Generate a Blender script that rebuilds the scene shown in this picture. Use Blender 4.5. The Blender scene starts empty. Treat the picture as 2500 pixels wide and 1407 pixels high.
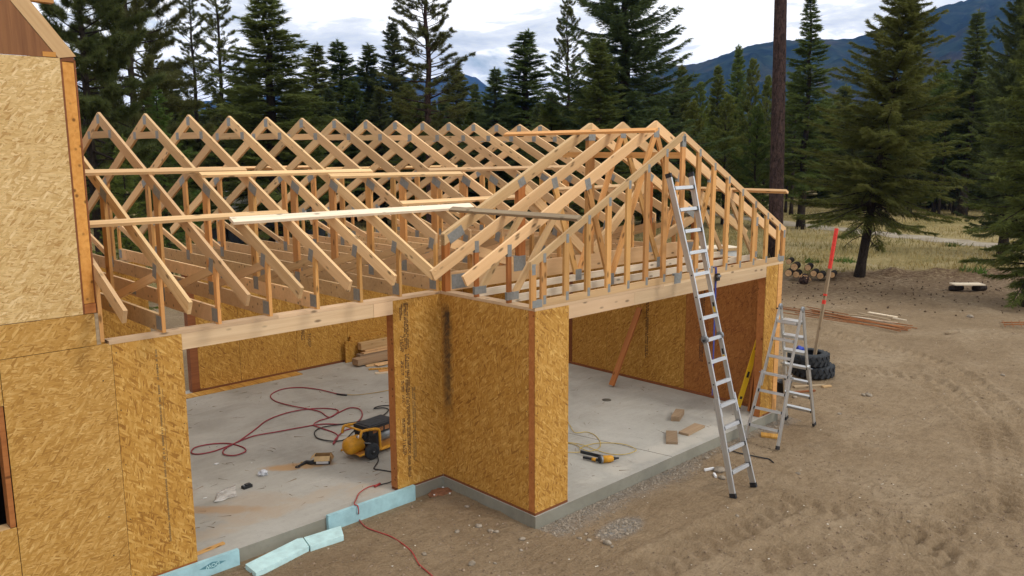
import bpy, bmesh, math, random
import numpy as np
from mathutils import Vector, Matrix

# ------------------------------------------------------------------ scene, camera, light
SC = bpy.context.scene
COL = SC.collection
random.seed(7)
rng = np.random.default_rng(11)

CAM = np.array([-6.8523, -8.553, 4.4958])
YAW, PITCH, ROLL, FPX = 0.7645, -0.1647, -0.0043, 1990.39
_fw = np.array([math.sin(YAW) * math.cos(PITCH), math.cos(YAW) * math.cos(PITCH), math.sin(PITCH)])
_rt = np.array([math.cos(YAW), -math.sin(YAW), 0.0])
_up = np.cross(_rt, _fw)
RT = math.cos(ROLL) * _rt + math.sin(ROLL) * _up
UPV = -math.sin(ROLL) * _rt + math.cos(ROLL) * _up

cam_data = bpy.data.cameras.new('camera')
cam_data.sensor_width = 36.0
cam_data.lens = FPX / 2500.0 * 36.0
cam_data.clip_start = 0.1
cam_data.clip_end = 30000.0
cam = bpy.data.objects.new('camera', cam_data)
COL.objects.link(cam)
M = Matrix.Identity(4)
for i in range(3):
    M[i][0] = RT[i]; M[i][1] = UPV[i]; M[i][2] = -_fw[i]; M[i][3] = CAM[i]
cam.matrix_world = M
SC.camera = cam


def ray(u, w):
    return RT * ((u - 1250) / FPX) + UPV * ((703.5 - w) / FPX) + _fw


def P(u, w, ax, val):
    """photo pixel on the plane ax = val"""
    d = ray(u, w); i = 'xyz'.index(ax)
    return CAM + d * ((val - CAM[i]) / d[i])


def PD(u, w, depth):
    return CAM + ray(u, w) * depth


SUN_EL, SUN_AZ = math.radians(40), math.radians(162)     # azimuth from +Y towards +X
world = bpy.data.worlds.new('World')
SC.world = world
world.use_nodes = True
nt = world.node_tree
nt.nodes.clear()
N = nt.nodes.new
out = N('ShaderNodeOutputWorld'); bg = N('ShaderNodeBackground')
sky = N('ShaderNodeTexSky'); sky.sky_type = 'NISHITA'; sky.sun_disc = False
sky.sun_elevation = SUN_EL; sky.sun_rotation = SUN_AZ
skys = N('ShaderNodeVectorMath'); skys.operation = 'SCALE'; skys.inputs['Scale'].default_value = 0.11
nt.links.new(sky.outputs[0], skys.inputs[0])
tc = N('ShaderNodeTexCoord')
sep = N('ShaderNodeSeparateXYZ'); nt.links.new(tc.outputs['Generated'], sep.inputs[0])
zz = N('ShaderNodeMath'); zz.operation = 'MAXIMUM'; nt.links.new(sep.outputs['Z'], zz.inputs[0]); zz.inputs[1].default_value = 0.0
za = N('ShaderNodeMath'); za.operation = 'ADD'; nt.links.new(zz.outputs[0], za.inputs[0]); za.inputs[1].default_value = 0.13
dx = N('ShaderNodeMath'); dx.operation = 'DIVIDE'; nt.links.new(sep.outputs['X'], dx.inputs[0]); nt.links.new(za.outputs[0], dx.inputs[1])
dy = N('ShaderNodeMath'); dy.operation = 'DIVIDE'; nt.links.new(sep.outputs['Y'], dy.inputs[0]); nt.links.new(za.outputs[0], dy.inputs[1])
cmb = N('ShaderNodeCombineXYZ'); nt.links.new(dx.outputs[0], cmb.inputs[0]); nt.links.new(dy.outputs[0], cmb.inputs[1])
n1 = N('ShaderNodeTexNoise'); n1.inputs['Scale'].default_value = 0.75; n1.inputs['Detail'].default_value = 9; n1.inputs['Roughness'].default_value = 0.55; n1.inputs['Distortion'].default_value = 0.6
nt.links.new(cmb.outputs[0], n1.inputs['Vector'])
r1 = N('ShaderNodeValToRGB'); nt.links.new(n1.outputs['Fac'], r1.inputs[0])
r1.color_ramp.elements[0].position = 0.35; r1.color_ramp.elements[1].position = 0.44     # cloud cover
n2 = N('ShaderNodeTexNoise'); n2.inputs['Scale'].default_value = 1.5; n2.inputs['Detail'].default_value = 7; n2.inputs['Roughness'].default_value = 0.6; n2.inputs['Distortion'].default_value = 0.4
mp = N('ShaderNodeMapping'); mp.inputs['Location'].default_value = (3.1, 7.7, 1.3); nt.links.new(cmb.outputs[0], mp.inputs[0]); nt.links.new(mp.outputs[0], n2.inputs['Vector'])
r2 = N('ShaderNodeValToRGB'); nt.links.new(n2.outputs['Fac'], r2.inputs[0])
e = r2.color_ramp.elements
e[0].position = 0.33; e[0].color = (0.80, 0.86, 0.92, 1)
e[1].position = 0.50; e[1].color = (1.62, 1.60, 1.55, 1)
m2 = r2.color_ramp.elements.new(0.46); m2.color = (1.18, 1.20, 1.20, 1)
cl = N('ShaderNodeMix'); cl.data_type = 'RGBA'
nt.links.new(r1.outputs[0], cl.inputs[0]); nt.links.new(skys.outputs[0], cl.inputs[6]); nt.links.new(r2.outputs[0], cl.inputs[7])
nt.links.new(cl.outputs[2], bg.inputs[0]); bg.inputs[1].default_value = 1.0
nt.links.new(bg.outputs[0], out.inputs[0])

sun_data = bpy.data.lights.new('sun', 'SUN')
sun_data.energy = 1.5; sun_data.angle = math.radians(12); sun_data.color = (1.0, 0.95, 0.87)
sun = bpy.data.objects.new('sun', sun_data); COL.objects.link(sun)
sd = Vector((math.sin(SUN_AZ) * math.cos(SUN_EL), math.cos(SUN_AZ) * math.cos(SUN_EL), math.sin(SUN_EL)))
sun.rotation_euler = (-sd).to_track_quat('-Z', 'Y').to_euler()
sun.location = sd * 60

SC.view_settings.view_transform = 'Standard'
SC.view_settings.look = 'None'
SC.view_settings.gamma = 1.0
SC.view_settings.exposure = -0.03
SC.view_settings.use_curve_mapping = False
SC.render.engine = 'CYCLES'
SC.cycles.use_denoising = True
SC.cycles.max_bounces = 6
SC.cycles.diffuse_bounces = 4
SC.cycles.volume_bounces = 0
SC.cycles.transparent_max_bounces = 8
SC.cycles.use_adaptive_sampling = True

# ------------------------------------------------------------------ helpers
WM = {}


def reg(o, parent, mw):
    """link o under parent with world matrix mw"""
    COL.objects.link(o)
    if parent is not None:
        o.parent = parent
        o.matrix_basis = WM[parent.name].inverted() @ mw
    else:
        o.matrix_basis = mw
    WM[o.name] = mw.copy()
    return o


def tag(o, label=None, cat=None, group=None, kind=None):
    if label: o['label'] = label
    if cat: o['category'] = cat
    if group: o['group'] = group
    if kind: o['kind'] = kind
    return o


def thing(name, label, cat, loc=(0, 0, 0), group=None):
    o = bpy.data.objects.new(name, None)
    o.empty_display_size = 0.1
    reg(o, None, Matrix.Translation(Vector([float(c) for c in loc])))
    return tag(o, label, cat, group)


def mesh(name, verts, faces, mat=None, smooth=False):
    me = bpy.data.meshes.new(name)
    me.from_pydata([tuple(float(c) for c in v) for v in verts], [], [tuple(f) for f in faces])
    me.validate(); me.update()
    if mat: me.materials.append(mat)
    if smooth:
        me.polygons.foreach_set('use_smooth', [True] * len(me.polygons))
    return me


def tri_mesh(name, V, mat, attr=None):
    """V: (n,3,3) separate triangles, quick"""
    n = len(V)
    me = bpy.data.meshes.new(name)
    me.vertices.add(n * 3); me.loops.add(n * 3); me.polygons.add(n)
    me.vertices.foreach_set('co', np.asarray(V, np.float32).ravel())
    me.loops.foreach_set('vertex_index', np.arange(n * 3, dtype=np.int32))
    me.polygons.foreach_set('loop_start', np.arange(0, n * 3, 3, dtype=np.int32))
    me.polygons.foreach_set('loop_total', np.full(n, 3, np.int32))
    me.update(calc_edges=True)
    me.materials.append(mat)
    return me


def obj(name, me, parent=None, mw=None):
    return reg(bpy.data.objects.new(name, me), parent, mw if mw is not None else Matrix.Identity(4))


BOXF = [(0, 3, 2, 1), (4, 5, 6, 7), (0, 1, 5, 4), (1, 2, 6, 5), (2, 3, 7, 6), (3, 0, 4, 7)]
_bc = {}


def boxme(lx, ly, lz, mat, name='box'):
    k = (round(lx, 4), round(ly, 4), round(lz, 4), mat.name)
    if k not in _bc:
        a, b, c = lx / 2, ly / 2, lz / 2
        _bc[k] = mesh(name, [(-a, -b, -c), (a, -b, -c), (a, b, -c), (-a, b, -c), (-a, -b, c), (a, -b, c), (a, b, c), (-a, b, c)], BOXF, mat)
    return _bc[k]


def box(name, x0, x1, y0, y1, z0, z1, mat, parent=None):
    return obj(name, boxme(x1 - x0, y1 - y0, z1 - z0, mat, name), parent, Matrix.Translation(((x0 + x1) / 2, (y0 + y1) / 2, (z0 + z1) / 2)))


def frame(p0, p1, hint=(0, 0, 1)):
    p0 = Vector([float(c) for c in p0]); p1 = Vector([float(c) for c in p1])
    x = (p1 - p0); L = x.length; x.normalize()
    h = Vector(hint)
    y = h.cross(x)
    if y.length < 1e-4: y = Vector((0, 1, 0)).cross(x)
    if y.length < 1e-4: y = Vector((1, 0, 0)).cross(x)
    y.normalize(); z = x.cross(y)
    m = Matrix.Identity(4)
    c = (p0 + p1) / 2
    for i in range(3):
        m[i][0] = x[i]; m[i][1] = y[i]; m[i][2] = z[i]; m[i][3] = c[i]
    return m, L


def beam(name, p0, p1, wy, wz, mat, parent=None, hint=(0, 0, 1)):
    """board from p0 to p1 (centre line); wz is its size along hint, wy across"""
    m, L = frame(p0, p1, hint)
    return obj(name, boxme(L, wy, wz, mat, name), parent, m)


def prism(name, poly, thick, axes, origin, mat, parent=None, along=None):
    """polygon in the plane (a,b) of axes, extruded symmetrically by thick along the third; local x follows 'along'"""
    A, B = Vector(axes[0]), Vector(axes[1])
    poly = [Vector((p[0], p[1])) for p in poly]
    if along is None: along = poly[1] - poly[0]
    along = Vector(along).normalized(); perp = Vector((-along.y, along.x))
    o2 = sum(poly, Vector((0, 0))) / len(poly)
    X = A * along.x + B * along.y; Z = A * perp.x + B * perp.y; Y = Z.cross(X)
    m = Matrix.Identity(4); c = Vector(origin) + A * o2.x + B * o2.y
    for i in range(3):
        m[i][0] = X[i]; m[i][1] = Y[i]; m[i][2] = Z[i]; m[i][3] = c[i]
    loc = [((p - o2).dot(along), (p - o2).dot(perp)) for p in poly]
    ar = sum(loc[i][0] * loc[(i + 1) % len(loc)][1] - loc[(i + 1) % len(loc)][0] * loc[i][1] for i in range(len(loc)))
    if ar < 0: loc.reverse()
    n = len(loc)
    v = [(p[0], -thick / 2, p[1]) for p in loc] + [(p[0], thick / 2, p[1]) for p in loc]
    f = [tuple(range(n)), tuple(range(2 * n - 1, n - 1, -1))]
    f += [((i + 1) % n, i, i + n, (i + 1) % n + n) for i in range(n)]
    return obj(name, mesh(name, v, f, mat), parent, m)


def tube_geo(pts, r, seg=8, cap=True, radii=None):
    pts = [Vector([float(c) for c in p]) for p in pts]
    V, F = [], []
    n = len(pts)
    prev = None
    for i, p in enumerate(pts):
        t = (pts[min(i + 1, n - 1)] - pts[max(i - 1, 0)])
        if t.length < 1e-9: t = Vector((0, 0, 1))
        t.normalize()
        if prev is None:
            a = Vector((0, 0, 1)) if abs(t.z) < 0.9 else Vector((1, 0, 0))
            u = t.cross(a).normalized()
        else:
            u = prev - t * prev.dot(t)
            u = u.normalized() if u.length > 1e-6 else t.orthogonal().normalized()
        prev = u; w = t.cross(u)
        rr = radii[i] if radii is not None else r
        for k in range(seg):
            an = 2 * math.pi * k / seg
            V.append(p + u * (math.cos(an) * rr) + w * (math.sin(an) * rr))
    for i in range(n - 1):
        for k in range(seg):
            a = i * seg + k; b = i * seg + (k + 1) % seg
            F.append((a, b, b + seg, a + seg))
    if cap:
        F.append(tuple(range(seg - 1, -1, -1))); F.append(tuple(range((n - 1) * seg, n * seg)))
    return V, F


def tube(name, pts, r, mat, parent=None, seg=8, radii=None):
    V, F = tube_geo(pts, r, seg, True, radii)
    return obj(name, mesh(name, V, F, mat, True), parent, Matrix.Identity(4)) if parent is None else _loc(name, V, F, mat, parent, True)


def _loc(name, V, F, mat, parent, smooth=False):
    c = sum((Vector(v) for v in V), Vector((0, 0, 0))) / len(V)
    return obj(name, mesh(name, [Vector(v) - c for v in V], F, mat, smooth), parent, Matrix.Translation(c))


def lathe_geo(prof, axis_m, seg=20):
    """prof: list (r, h) turned about local z, then transformed by axis_m"""
    V, F = [], []
    for r, h in prof:
        for k in range(seg):
            a = 2 * math.pi * k / seg
            V.append(axis_m @ Vector((r * math.cos(a), r * math.sin(a), h)))
    for i in range(len(prof) - 1):
        for k in range(seg):
            a = i * seg + k; b = i * seg + (k + 1) % seg
            F.append((a, b, b + seg, a + seg))
    F.append(tuple(range(seg - 1, -1, -1)))
    F.append(tuple(range((len(prof) - 1) * seg, len(prof) * seg)))
    return V, F


def lathe(name, prof, axis_m, mat, parent=None, seg=20, smooth=True):
    V, F = lathe_geo(prof, axis_m, seg)
    o = _loc(name, V, F, mat, parent, smooth)
    return o


def axis_to(p, d):
    """matrix putting local z along d at p"""
    q = Vector(d).to_track_quat('Z', 'Y').to_matrix().to_4x4()
    return Matrix.Translation(Vector([float(c) for c in p])) @ q


def merge(*geos):
    V, F = [], []
    for v, f in geos:
        o = len(V); V += list(v); F += [tuple(i + o for i in ff) for ff in f]
    return V, F


def boxgeo(c, s, rz=0.0, m=None):
    a, b, h = s[0] / 2, s[1] / 2, s[2] / 2
    vv = [(-a, -b, -h), (a, -b, -h), (a, b, -h), (-a, b, -h), (-a, -b, h), (a, -b, h), (a, b, h), (-a, b, h)]
    R = m if m is not None else Matrix.Rotation(rz, 4, 'Z')
    return [R @ Vector(v) + Vector([float(t) for t in c]) for v in vv], list(BOXF)


def copy_tree(o, parent=None, move=None):
    c = o.copy(); COL.objects.link(c)
    c.parent = parent
    if parent is None and move is not None: c.matrix_basis = move
    WM[c.name] = (WM[parent.name] @ c.matrix_basis) if parent is not None else c.matrix_basis.copy()
    for ch in [k for k in o.children]:
        copy_tree(ch, c)
    return c


def smooth_path(pts, n=6):
    """Catmull-Rom through pts"""
    pts = [np.asarray(p, float) for p in pts]
    q = [2 * pts[0] - pts[1]] + pts + [2 * pts[-1] - pts[-2]]
    o = []
    for i in range(1, len(q) - 2):
        for k in range(n):
            t = k / n
            a, b, c, d = q[i - 1], q[i], q[i + 1], q[i + 2]
            o.append(0.5 * ((2 * b) + (-a + c) * t + (2 * a - 5 * b + 4 * c - d) * t * t + (-a + 3 * b - 3 * c + d) * t ** 3))
    o.append(pts[-1])
    return o


# ------------------------------------------------------------------ materials
def newmat(name, rough=0.8, metal=0.0, spec=0.3):
    m = bpy.data.materials.new(name); m.use_nodes = True
    t = m.node_tree; b = t.nodes['Principled BSDF']
    b.inputs['Roughness'].default_value = rough; b.inputs['Metallic'].default_value = metal
    b.inputs['Specular IOR Level'].default_value = spec
    return m, t, b


def nd(t, typ, **kw):
    n = t.nodes.new(typ)
    for k, v in kw.items():
        if k.startswith('i_'):
            key = k[2:]
            n.inputs[int(key) if key.isdigit() else key.replace('_', ' ')].default_value = v
        else: setattr(n, k, v)
    return n


def ramp(t, src, stops):
    r = t.nodes.new('ShaderNodeValToRGB'); t.links.new(src, r.inputs[0])
    e = r.color_ramp.elements
    while len(e) < len(stops): e.new(0.5)
    for k, (p, c) in enumerate(stops):
        e[k].position = p; e[k].color = (c, c, c, 1) if not hasattr(c, '__len__') else (*c, 1)
    return r.outputs[0]


def mix(t, fac, a, b, mode='MIX'):
    m = t.nodes.new('ShaderNodeMix'); m.data_type = 'RGBA'; m.blend_type = mode
    for s, v in ((0, fac), (6, a), (7, b)):
        if isinstance(v, (int, float)): m.inputs[s].default_value = v
        elif hasattr(v, '__len__'): m.inputs[s].default_value = (*v, 1)
        else: t.links.new(v, m.inputs[s])
    return m.outputs[2]


def math_(t, op, a, b=None):
    m = t.nodes.new('ShaderNodeMath'); m.operation = op
    for s, v in ((0, a), (1, b)):
        if v is None: continue
        if isinstance(v, (int, float)): m.inputs[s].default_value = v
        else: t.links.new(v, m.inputs[s])
    return m.outputs[0]


def objcoord(t, scale=(1, 1, 1), rnd=True, rot=(0, 0, 0), shift=(0, 0, 0)):
    c = t.nodes.new('ShaderNodeTexCoord').outputs['Object']
    if rnd:
        oi = t.nodes.new('ShaderNodeObjectInfo')
        s = nd(t, 'ShaderNodeVectorMath', operation='SCALE'); s.inputs[0].default_value = (31.7, 17.3, 23.9)
        t.links.new(oi.outputs['Random'], s.inputs['Scale'])
        a = nd(t, 'ShaderNodeVectorMath', operation='ADD'); t.links.new(c, a.inputs[0]); t.links.new(s.outputs[0], a.inputs[1])
        c = a.outputs[0]
    m = nd(t, 'ShaderNodeMapping'); t.links.new(c, m.inputs[0])
    m.inputs['Scale'].default_value = scale; m.inputs['Rotation'].default_value = rot; m.inputs['Location'].default_value = shift
    return m.outputs[0]


def noise(t, vec, scale=1.0, detail=4, rough=0.55, dist=0.0):
    n = nd(t, 'ShaderNodeTexNoise'); t.links.new(vec, n.inputs['Vector'])
    n.inputs['Scale'].default_value = scale; n.inputs['Detail'].default_value = detail
    n.inputs['Roughness'].default_value = rough; n.inputs['Distortion'].default_value = dist
    return n.outputs['Fac']


def bump(t, b, h, strength=0.3, dist=0.01):
    n = nd(t, 'ShaderNodeBump'); n.inputs['Strength'].default_value = strength; n.inputs['Distance'].default_value = dist
    t.links.new(h, n.inputs['Height']); t.links.new(n.outputs[0], b.inputs['Normal'])


def simple(name, col, rough=0.7, metal=0.0, spec=0.3, var=0.25, scale=8, bmp=0.0):
    m, t, b = newmat(name, rough, metal, spec)
    v = objcoord(t)
    f = noise(t, v, scale, 5, 0.6)
    k = ramp(t, f, [(0.3, tuple(c * (1 - var) for c in col)), (0.7, tuple(min(1, c * (1 + var)) for c in col))])
    t.links.new(k, b.inputs['Base Color'])
    if bmp: bump(t, b, f, bmp, 0.01)
    return m


def lumber_mat(name, light, dark, pink=None, rough=0.72, knots=True):
    m, t, b = newmat(name, rough, 0, 0.25)
    v = objcoord(t, (0.7, 16, 16))
    g = noise(t, v, 1.6, 6, 0.6, 0.4)
    v2 = objcoord(t, (0.35, 3.0, 3.0))
    g2 = noise(t, v2, 1.2, 3, 0.5, 0.8)
    c = ramp(t, g, [(0.25, dark), (0.62, light)])
    oi = nd(t, 'ShaderNodeObjectInfo')
    if pink:
        f = oi.outputs['Random']
        c = mix(t, f, c, mix(t, 0.7, c, pink))
    c = mix(t, ramp(t, g2, [(0.35, 0.0), (0.75, 0.35)]), c, tuple(x * 0.62 for x in dark))
    # one board lighter, the next darker
    wn = nd(t, 'ShaderNodeTexWhiteNoise', noise_dimensions='1D'); t.links.new(oi.outputs['Random'], wn.inputs['W'])
    hv = nd(t, 'ShaderNodeHueSaturation'); t.links.new(c, hv.inputs['Color'])
    t.links.new(math_(t, 'ADD', math_(t, 'MULTIPLY', wn.outputs['Value'], 0.46), 0.76), hv.inputs['Value'])
    c = hv.outputs[0]
    if knots:
        vo = nd(t, 'ShaderNodeTexVoronoi'); t.links.new(objcoord(t, (3.4, 9, 9)), vo.inputs['Vector']); vo.inputs['Scale'].default_value = 1.0
        kf = ramp(t, vo.outputs['Distance'], [(0.09, 0.85), (0.20, 0.0)])
        c = mix(t, kf, c, tuple(x * 0.28 for x in dark))
    t.links.new(c, b.inputs['Base Color'])
    bump(t, b, g, 0.25, 0.004)
    return m


def osb_mat(name, pale, mid, dark, vertical=False, stain=False, contrast=1.0):
    m, t, b = newmat(name, 0.62, 0, 0.3)
    base = 0.0 if not vertical else math.pi / 2
    vals = []
    for i, (rot, sx, sz, dist) in enumerate([(0.08, 9.5, 50.0, 0.0), (-0.36, 11.0, 46.0, 0.0), (0.38, 11.0, 50.0, 0.0), (-0.12, 18.0, 85.0, 0.0), (0.90, 13.0, 54.0, 0.0)]):
        c = objcoord(t, (1, 1, 1), True, (0, base + rot, 0), (i * 3.7, 0, i * 1.9))
        # let the strands bend a little
        nz = nd(t, 'ShaderNodeTexNoise'); t.links.new(c, nz.inputs['Vector']); nz.inputs['Scale'].default_value = 5.0; nz.inputs['Detail'].default_value = 2
        sc_ = nd(t, 'ShaderNodeVectorMath', operation='SCALE'); t.links.new(nz.outputs['Color'], sc_.inputs[0]); sc_.inputs['Scale'].default_value = 0.06 * dist
        ad = nd(t, 'ShaderNodeVectorMath', operation='ADD'); t.links.new(c, ad.inputs[0]); t.links.new(sc_.outputs[0], ad.inputs[1])
        mp_ = nd(t, 'ShaderNodeMapping'); t.links.new(ad.outputs[0], mp_.inputs[0]); mp_.inputs['Scale'].default_value = (sx, 0.6, sz)
        vo = nd(t, 'ShaderNodeTexVoronoi'); t.links.new(mp_.outputs[0], vo.inputs['Vector']); vo.inputs['Scale'].default_value = 1.0
        s = nd(t, 'ShaderNodeSeparateColor'); t.links.new(vo.outputs['Color'], s.inputs[0])
        vals.append((s.outputs[0], s.outputs[1], vo.outputs['Distance']))
    f = vals[0][0]
    h = vals[0][2]
    for v_, msk, dd in vals[1:]:
        k = math_(t, 'GREATER_THAN', msk, 0.62)
        f = mix(t, k, f, v_); h = mix(t, k, h, dd)
    big = noise(t, objcoord(t, (1.3, 1.3, 1.3)), 1.5, 3)
    f2 = math_(t, 'ADD', f, math_(t, 'MULTIPLY', math_(t, 'SUBTRACT', big, 0.5), 0.5))
    a = 0.5 - 0.42 * contrast
    c = ramp(t, f2, [(0.0, tuple(0.1 * p + 0.9 * q for p, q in zip(mid, dark))), (0.12, tuple(0.58 * p + 0.42 * q for p, q in zip(mid, dark))), (0.30, tuple(0.95 * p for p in mid)), (0.62, tuple(0.8 * p + 0.2 * q for p, q in zip(mid, pale))), (0.90, tuple(0.4 * p + 0.6 * q for p, q in zip(mid, pale))), (1.0, pale)])
    ed = ramp(t, h, [(0.5, 0.0), (0.95, 0.18)])
    c = mix(t, ed, c, tuple(x * 0.7 for x in dark))
    # fine fibres
    fb = noise(t, objcoord(t, (6, 6, 90) if not vertical else (90, 6, 6)), 2.0, 3)
    c = mix(t, 0.2, c, mix(t, 1.0, c, ramp(t, fb, [(0.3, 0.55), (0.7, 1.25)]), 'MULTIPLY'))
    # scattered dark flakes
    vk = nd(t, 'ShaderNodeTexVoronoi'); t.links.new(objcoord(t, (9, 1, 26) if not vertical else (26, 1, 9)), vk.inputs['Vector'])
    sk = nd(t, 'ShaderNodeSeparateColor'); t.links.new(vk.outputs['Color'], sk.inputs[0])
    fk = math_(t, 'MULTIPLY', math_(t, 'LESS_THAN', vk.outputs['Distance'], 0.22), math_(t, 'GREATER_THAN', sk.outputs[0], 0.86))
    c = mix(t, math_(t, 'MULTIPLY', fk, 0.75), c, (0.08, 0.045, 0.02))
    if stain:      # sooty mould streak, local x across, z up (panel local frame)
        tcn = nd(t, 'ShaderNodeTexCoord'); sx = nd(t, 'ShaderNodeSeparateXYZ'); t.links.new(tcn.outputs['Object'], sx.inputs[0])
        wob = noise(t, objcoord(t, (6, 1, 6), False), 2.0, 5)
        wb2 = noise(t, objcoord(t, (30, 1, 8), False), 2.0, 4)
        xd = math_(t, 'ABSOLUTE', math_(t, 'ADD', math_(t, 'SUBTRACT', sx.outputs[0], stain[0]), math_(t, 'MULTIPLY', math_(t, 'SUBTRACT', wob, 0.5), 0.12)))
        xf = ramp(t, math_(t, 'ADD', xd, math_(t, 'MULTIPLY', wb2, 0.05)), [(0.062, 1.0), (0.165, 0.0)])
        zf = ramp(t, math_(t, 'ADD', math_(t, 'MULTIPLY', math_(t, 'ADD', sx.outputs[2], 1.3), 0.385), math_(t, 'MULTIPLY', math_(t, 'SUBTRACT', wb2, 0.5), 0.12)), [(0.30, 0.0), (0.44, 0.75), (0.9, 1.0), (0.955, 0.0)])
        c = mix(t, math_(t, 'MULTIPLY', math_(t, 'MULTIPLY', math_(t, 'MULTIPLY', xf, zf), ramp(t, wob, [(0.3, 0.45), (0.6, 1.0)])), 0.93), c, (0.028, 0.024, 0.022))
    t.links.new(c, b.inputs['Base Color'])
    bump(t, b, f, 0.06, 0.002)
    return m


MAT = {}
MAT['pale'] = lumber_mat('lumber_pale', (0.73, 0.50, 0.255), (0.57, 0.35, 0.150), (0.71, 0.43, 0.225))
MAT['white'] = lumber_mat('lumber_white', (0.84, 0.72, 0.55), (0.70, 0.55, 0.38), None)
MAT['beam'] = lumber_mat('lumber_beam', (0.76, 0.56, 0.34), (0.62, 0.42, 0.235), (0.74, 0.49, 0.30))
MAT['gold'] = lumber_mat('lumber_gold', (0.66, 0.39, 0.14), (0.49, 0.235, 0.06), (0.62, 0.28, 0.10))
MAT['red'] = lumber_mat('lumber_red', (0.46, 0.175, 0.05), (0.33, 0.105, 0.026), None, 0.6)
MAT['plate_red'] = lumber_mat('plate_red', (0.26, 0.095, 0.035), (0.17, 0.055, 0.02), None, 0.7, False)
MAT['grey'] = lumber_mat('lumber_grey', (0.36, 0.27, 0.17), (0.22, 0.155, 0.09), None, 0.85)
MAT['block'] = lumber_mat('lumber_block', (0.34, 0.24, 0.15), (0.25, 0.165, 0.095), None, 0.85, False)
MAT['post'] = lumber_mat('post_orange', (0.60, 0.29, 0.07), (0.47, 0.19, 0.035), None, 0.65)
MAT['osb_house'] = osb_mat('osb_house', (0.76, 0.56, 0.29), (0.60, 0.395, 0.155), (0.40, 0.22, 0.065), False, None, 0.75)
MAT['osb_low'] = osb_mat('osb_low', (0.64, 0.40, 0.135), (0.47, 0.248, 0.053), (0.31, 0.148, 0.028))
MAT['osb_v'] = osb_mat('osb_v', (0.66, 0.40, 0.115), (0.48, 0.240, 0.042), (0.27, 0.115, 0.018), True)
MAT['osb_stain'] = osb_mat('osb_stain', (0.62, 0.36, 0.095), (0.445, 0.212, 0.034), (0.25, 0.10, 0.015), True, (0.722,))
MAT['osb_in'] = osb_mat('osb_in', (0.62, 0.36, 0.09), (0.44, 0.218, 0.034), (0.25, 0.10, 0.015), True)
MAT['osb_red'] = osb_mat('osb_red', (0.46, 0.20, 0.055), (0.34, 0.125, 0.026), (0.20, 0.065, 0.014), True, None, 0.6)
MAT['ply_red'] = lumber_mat('plywood_brown', (0.33, 0.145, 0.055), (0.20, 0.08, 0.03), None, 0.6, False)
MAT['plate'] = None
MAT['dark'] = simple('dark_gap', (0.03, 0.02, 0.013), 0.9)
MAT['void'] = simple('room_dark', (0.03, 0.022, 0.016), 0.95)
MAT['foamcore'] = simple('foam_core', (0.6, 0.58, 0.52), 0.9)
MAT['black'] = simple('black_plastic', (0.022, 0.022, 0.024), 0.5)
MAT['rubber'] = simple('rubber', (0.030, 0.033, 0.037), 0.75, 0, 0.3, 0.35, 14, 0.3)
MAT['ink'] = simple('print_ink', (0.075, 0.04, 0.025), 0.8)
MAT['ink_red'] = simple('print_ink_red', (0.22, 0.045, 0.02), 0.8)
MAT['ink_soft'] = simple('print_ink_soft', (0.20, 0.125, 0.05), 0.8)
MAT['yellow'] = simple('yellow_paint', (0.58, 0.27, 0.015), 0.5, 0, 0.4, 0.22, 14)
MAT['levely'] = simple('level_yellow', (0.80, 0.50, 0.02), 0.4, 0, 0.5, 0.08)
MAT['redpaint'] = simple('red_paint', (0.66, 0.045, 0.03), 0.55, 0, 0.3, 0.2, 20)
MAT['hose_red'] = simple('hose_red', (0.27, 0.03, 0.045), 0.45, 0, 0.4, 0.15)
MAT['cord_red'] = simple('cord_red', (0.34, 0.035, 0.03), 0.5, 0, 0.4, 0.15)
MAT['hose_yellow'] = simple('hose_yellow', (0.52, 0.36, 0.07), 0.5, 0, 0.4, 0.15)
MAT['hose_tan'] = simple('hose_tan', (0.40, 0.27, 0.10), 0.5, 0, 0.4, 0.15)
MAT['blue'] = simple('blue_strap', (0.035, 0.045, 0.20), 0.7)
MAT['bluep'] = simple('blue_plastic', (0.02, 0.05, 0.35), 0.5)
MAT['card'] = simple('cardboard', (0.52, 0.36, 0.18), 0.85)
MAT['card_in'] = simple('cardboard_inner', (0.34, 0.20, 0.08), 0.85)
MAT['whitep'] = simple('white_label', (0.72, 0.72, 0.72), 0.7, 0, 0.3, 0.08)
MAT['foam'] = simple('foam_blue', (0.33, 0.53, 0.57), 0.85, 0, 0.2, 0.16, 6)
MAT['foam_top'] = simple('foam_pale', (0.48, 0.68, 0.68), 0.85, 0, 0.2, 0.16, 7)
MAT['foam_mark'] = simple('foam_print', (0.10, 0.24, 0.28), 0.8, 0, 0.2, 0.1)
MAT['carwhite'] = simple('truck_white', (0.72, 0.72, 0.70), 0.4, 0, 0.5, 0.06)
MAT['cardark'] = simple('truck_dark', (0.02, 0.022, 0.026), 0.4, 0, 0.5, 0.2)
MAT['steel'] = simple('steel_grey', (0.25, 0.26, 0.27), 0.45, 0.6, 0.5, 0.2)
MAT['rust'] = simple('rusty_rod', (0.30, 0.115, 0.04), 0.75, 0.1, 0.3, 0.3, 20)


def alu():
    m, t, b = newmat('aluminium', 0.42, 0.85, 0.5)
    f = noise(t, objcoord(t, (2, 40, 40)), 2, 4)
    t.links.new(ramp(t, f, [(0.3, (0.50, 0.51, 0.51)), (0.7, (0.66, 0.67, 0.67))]), b.inputs['Base Color'])
    return m


MAT['alu'] = alu()


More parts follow.
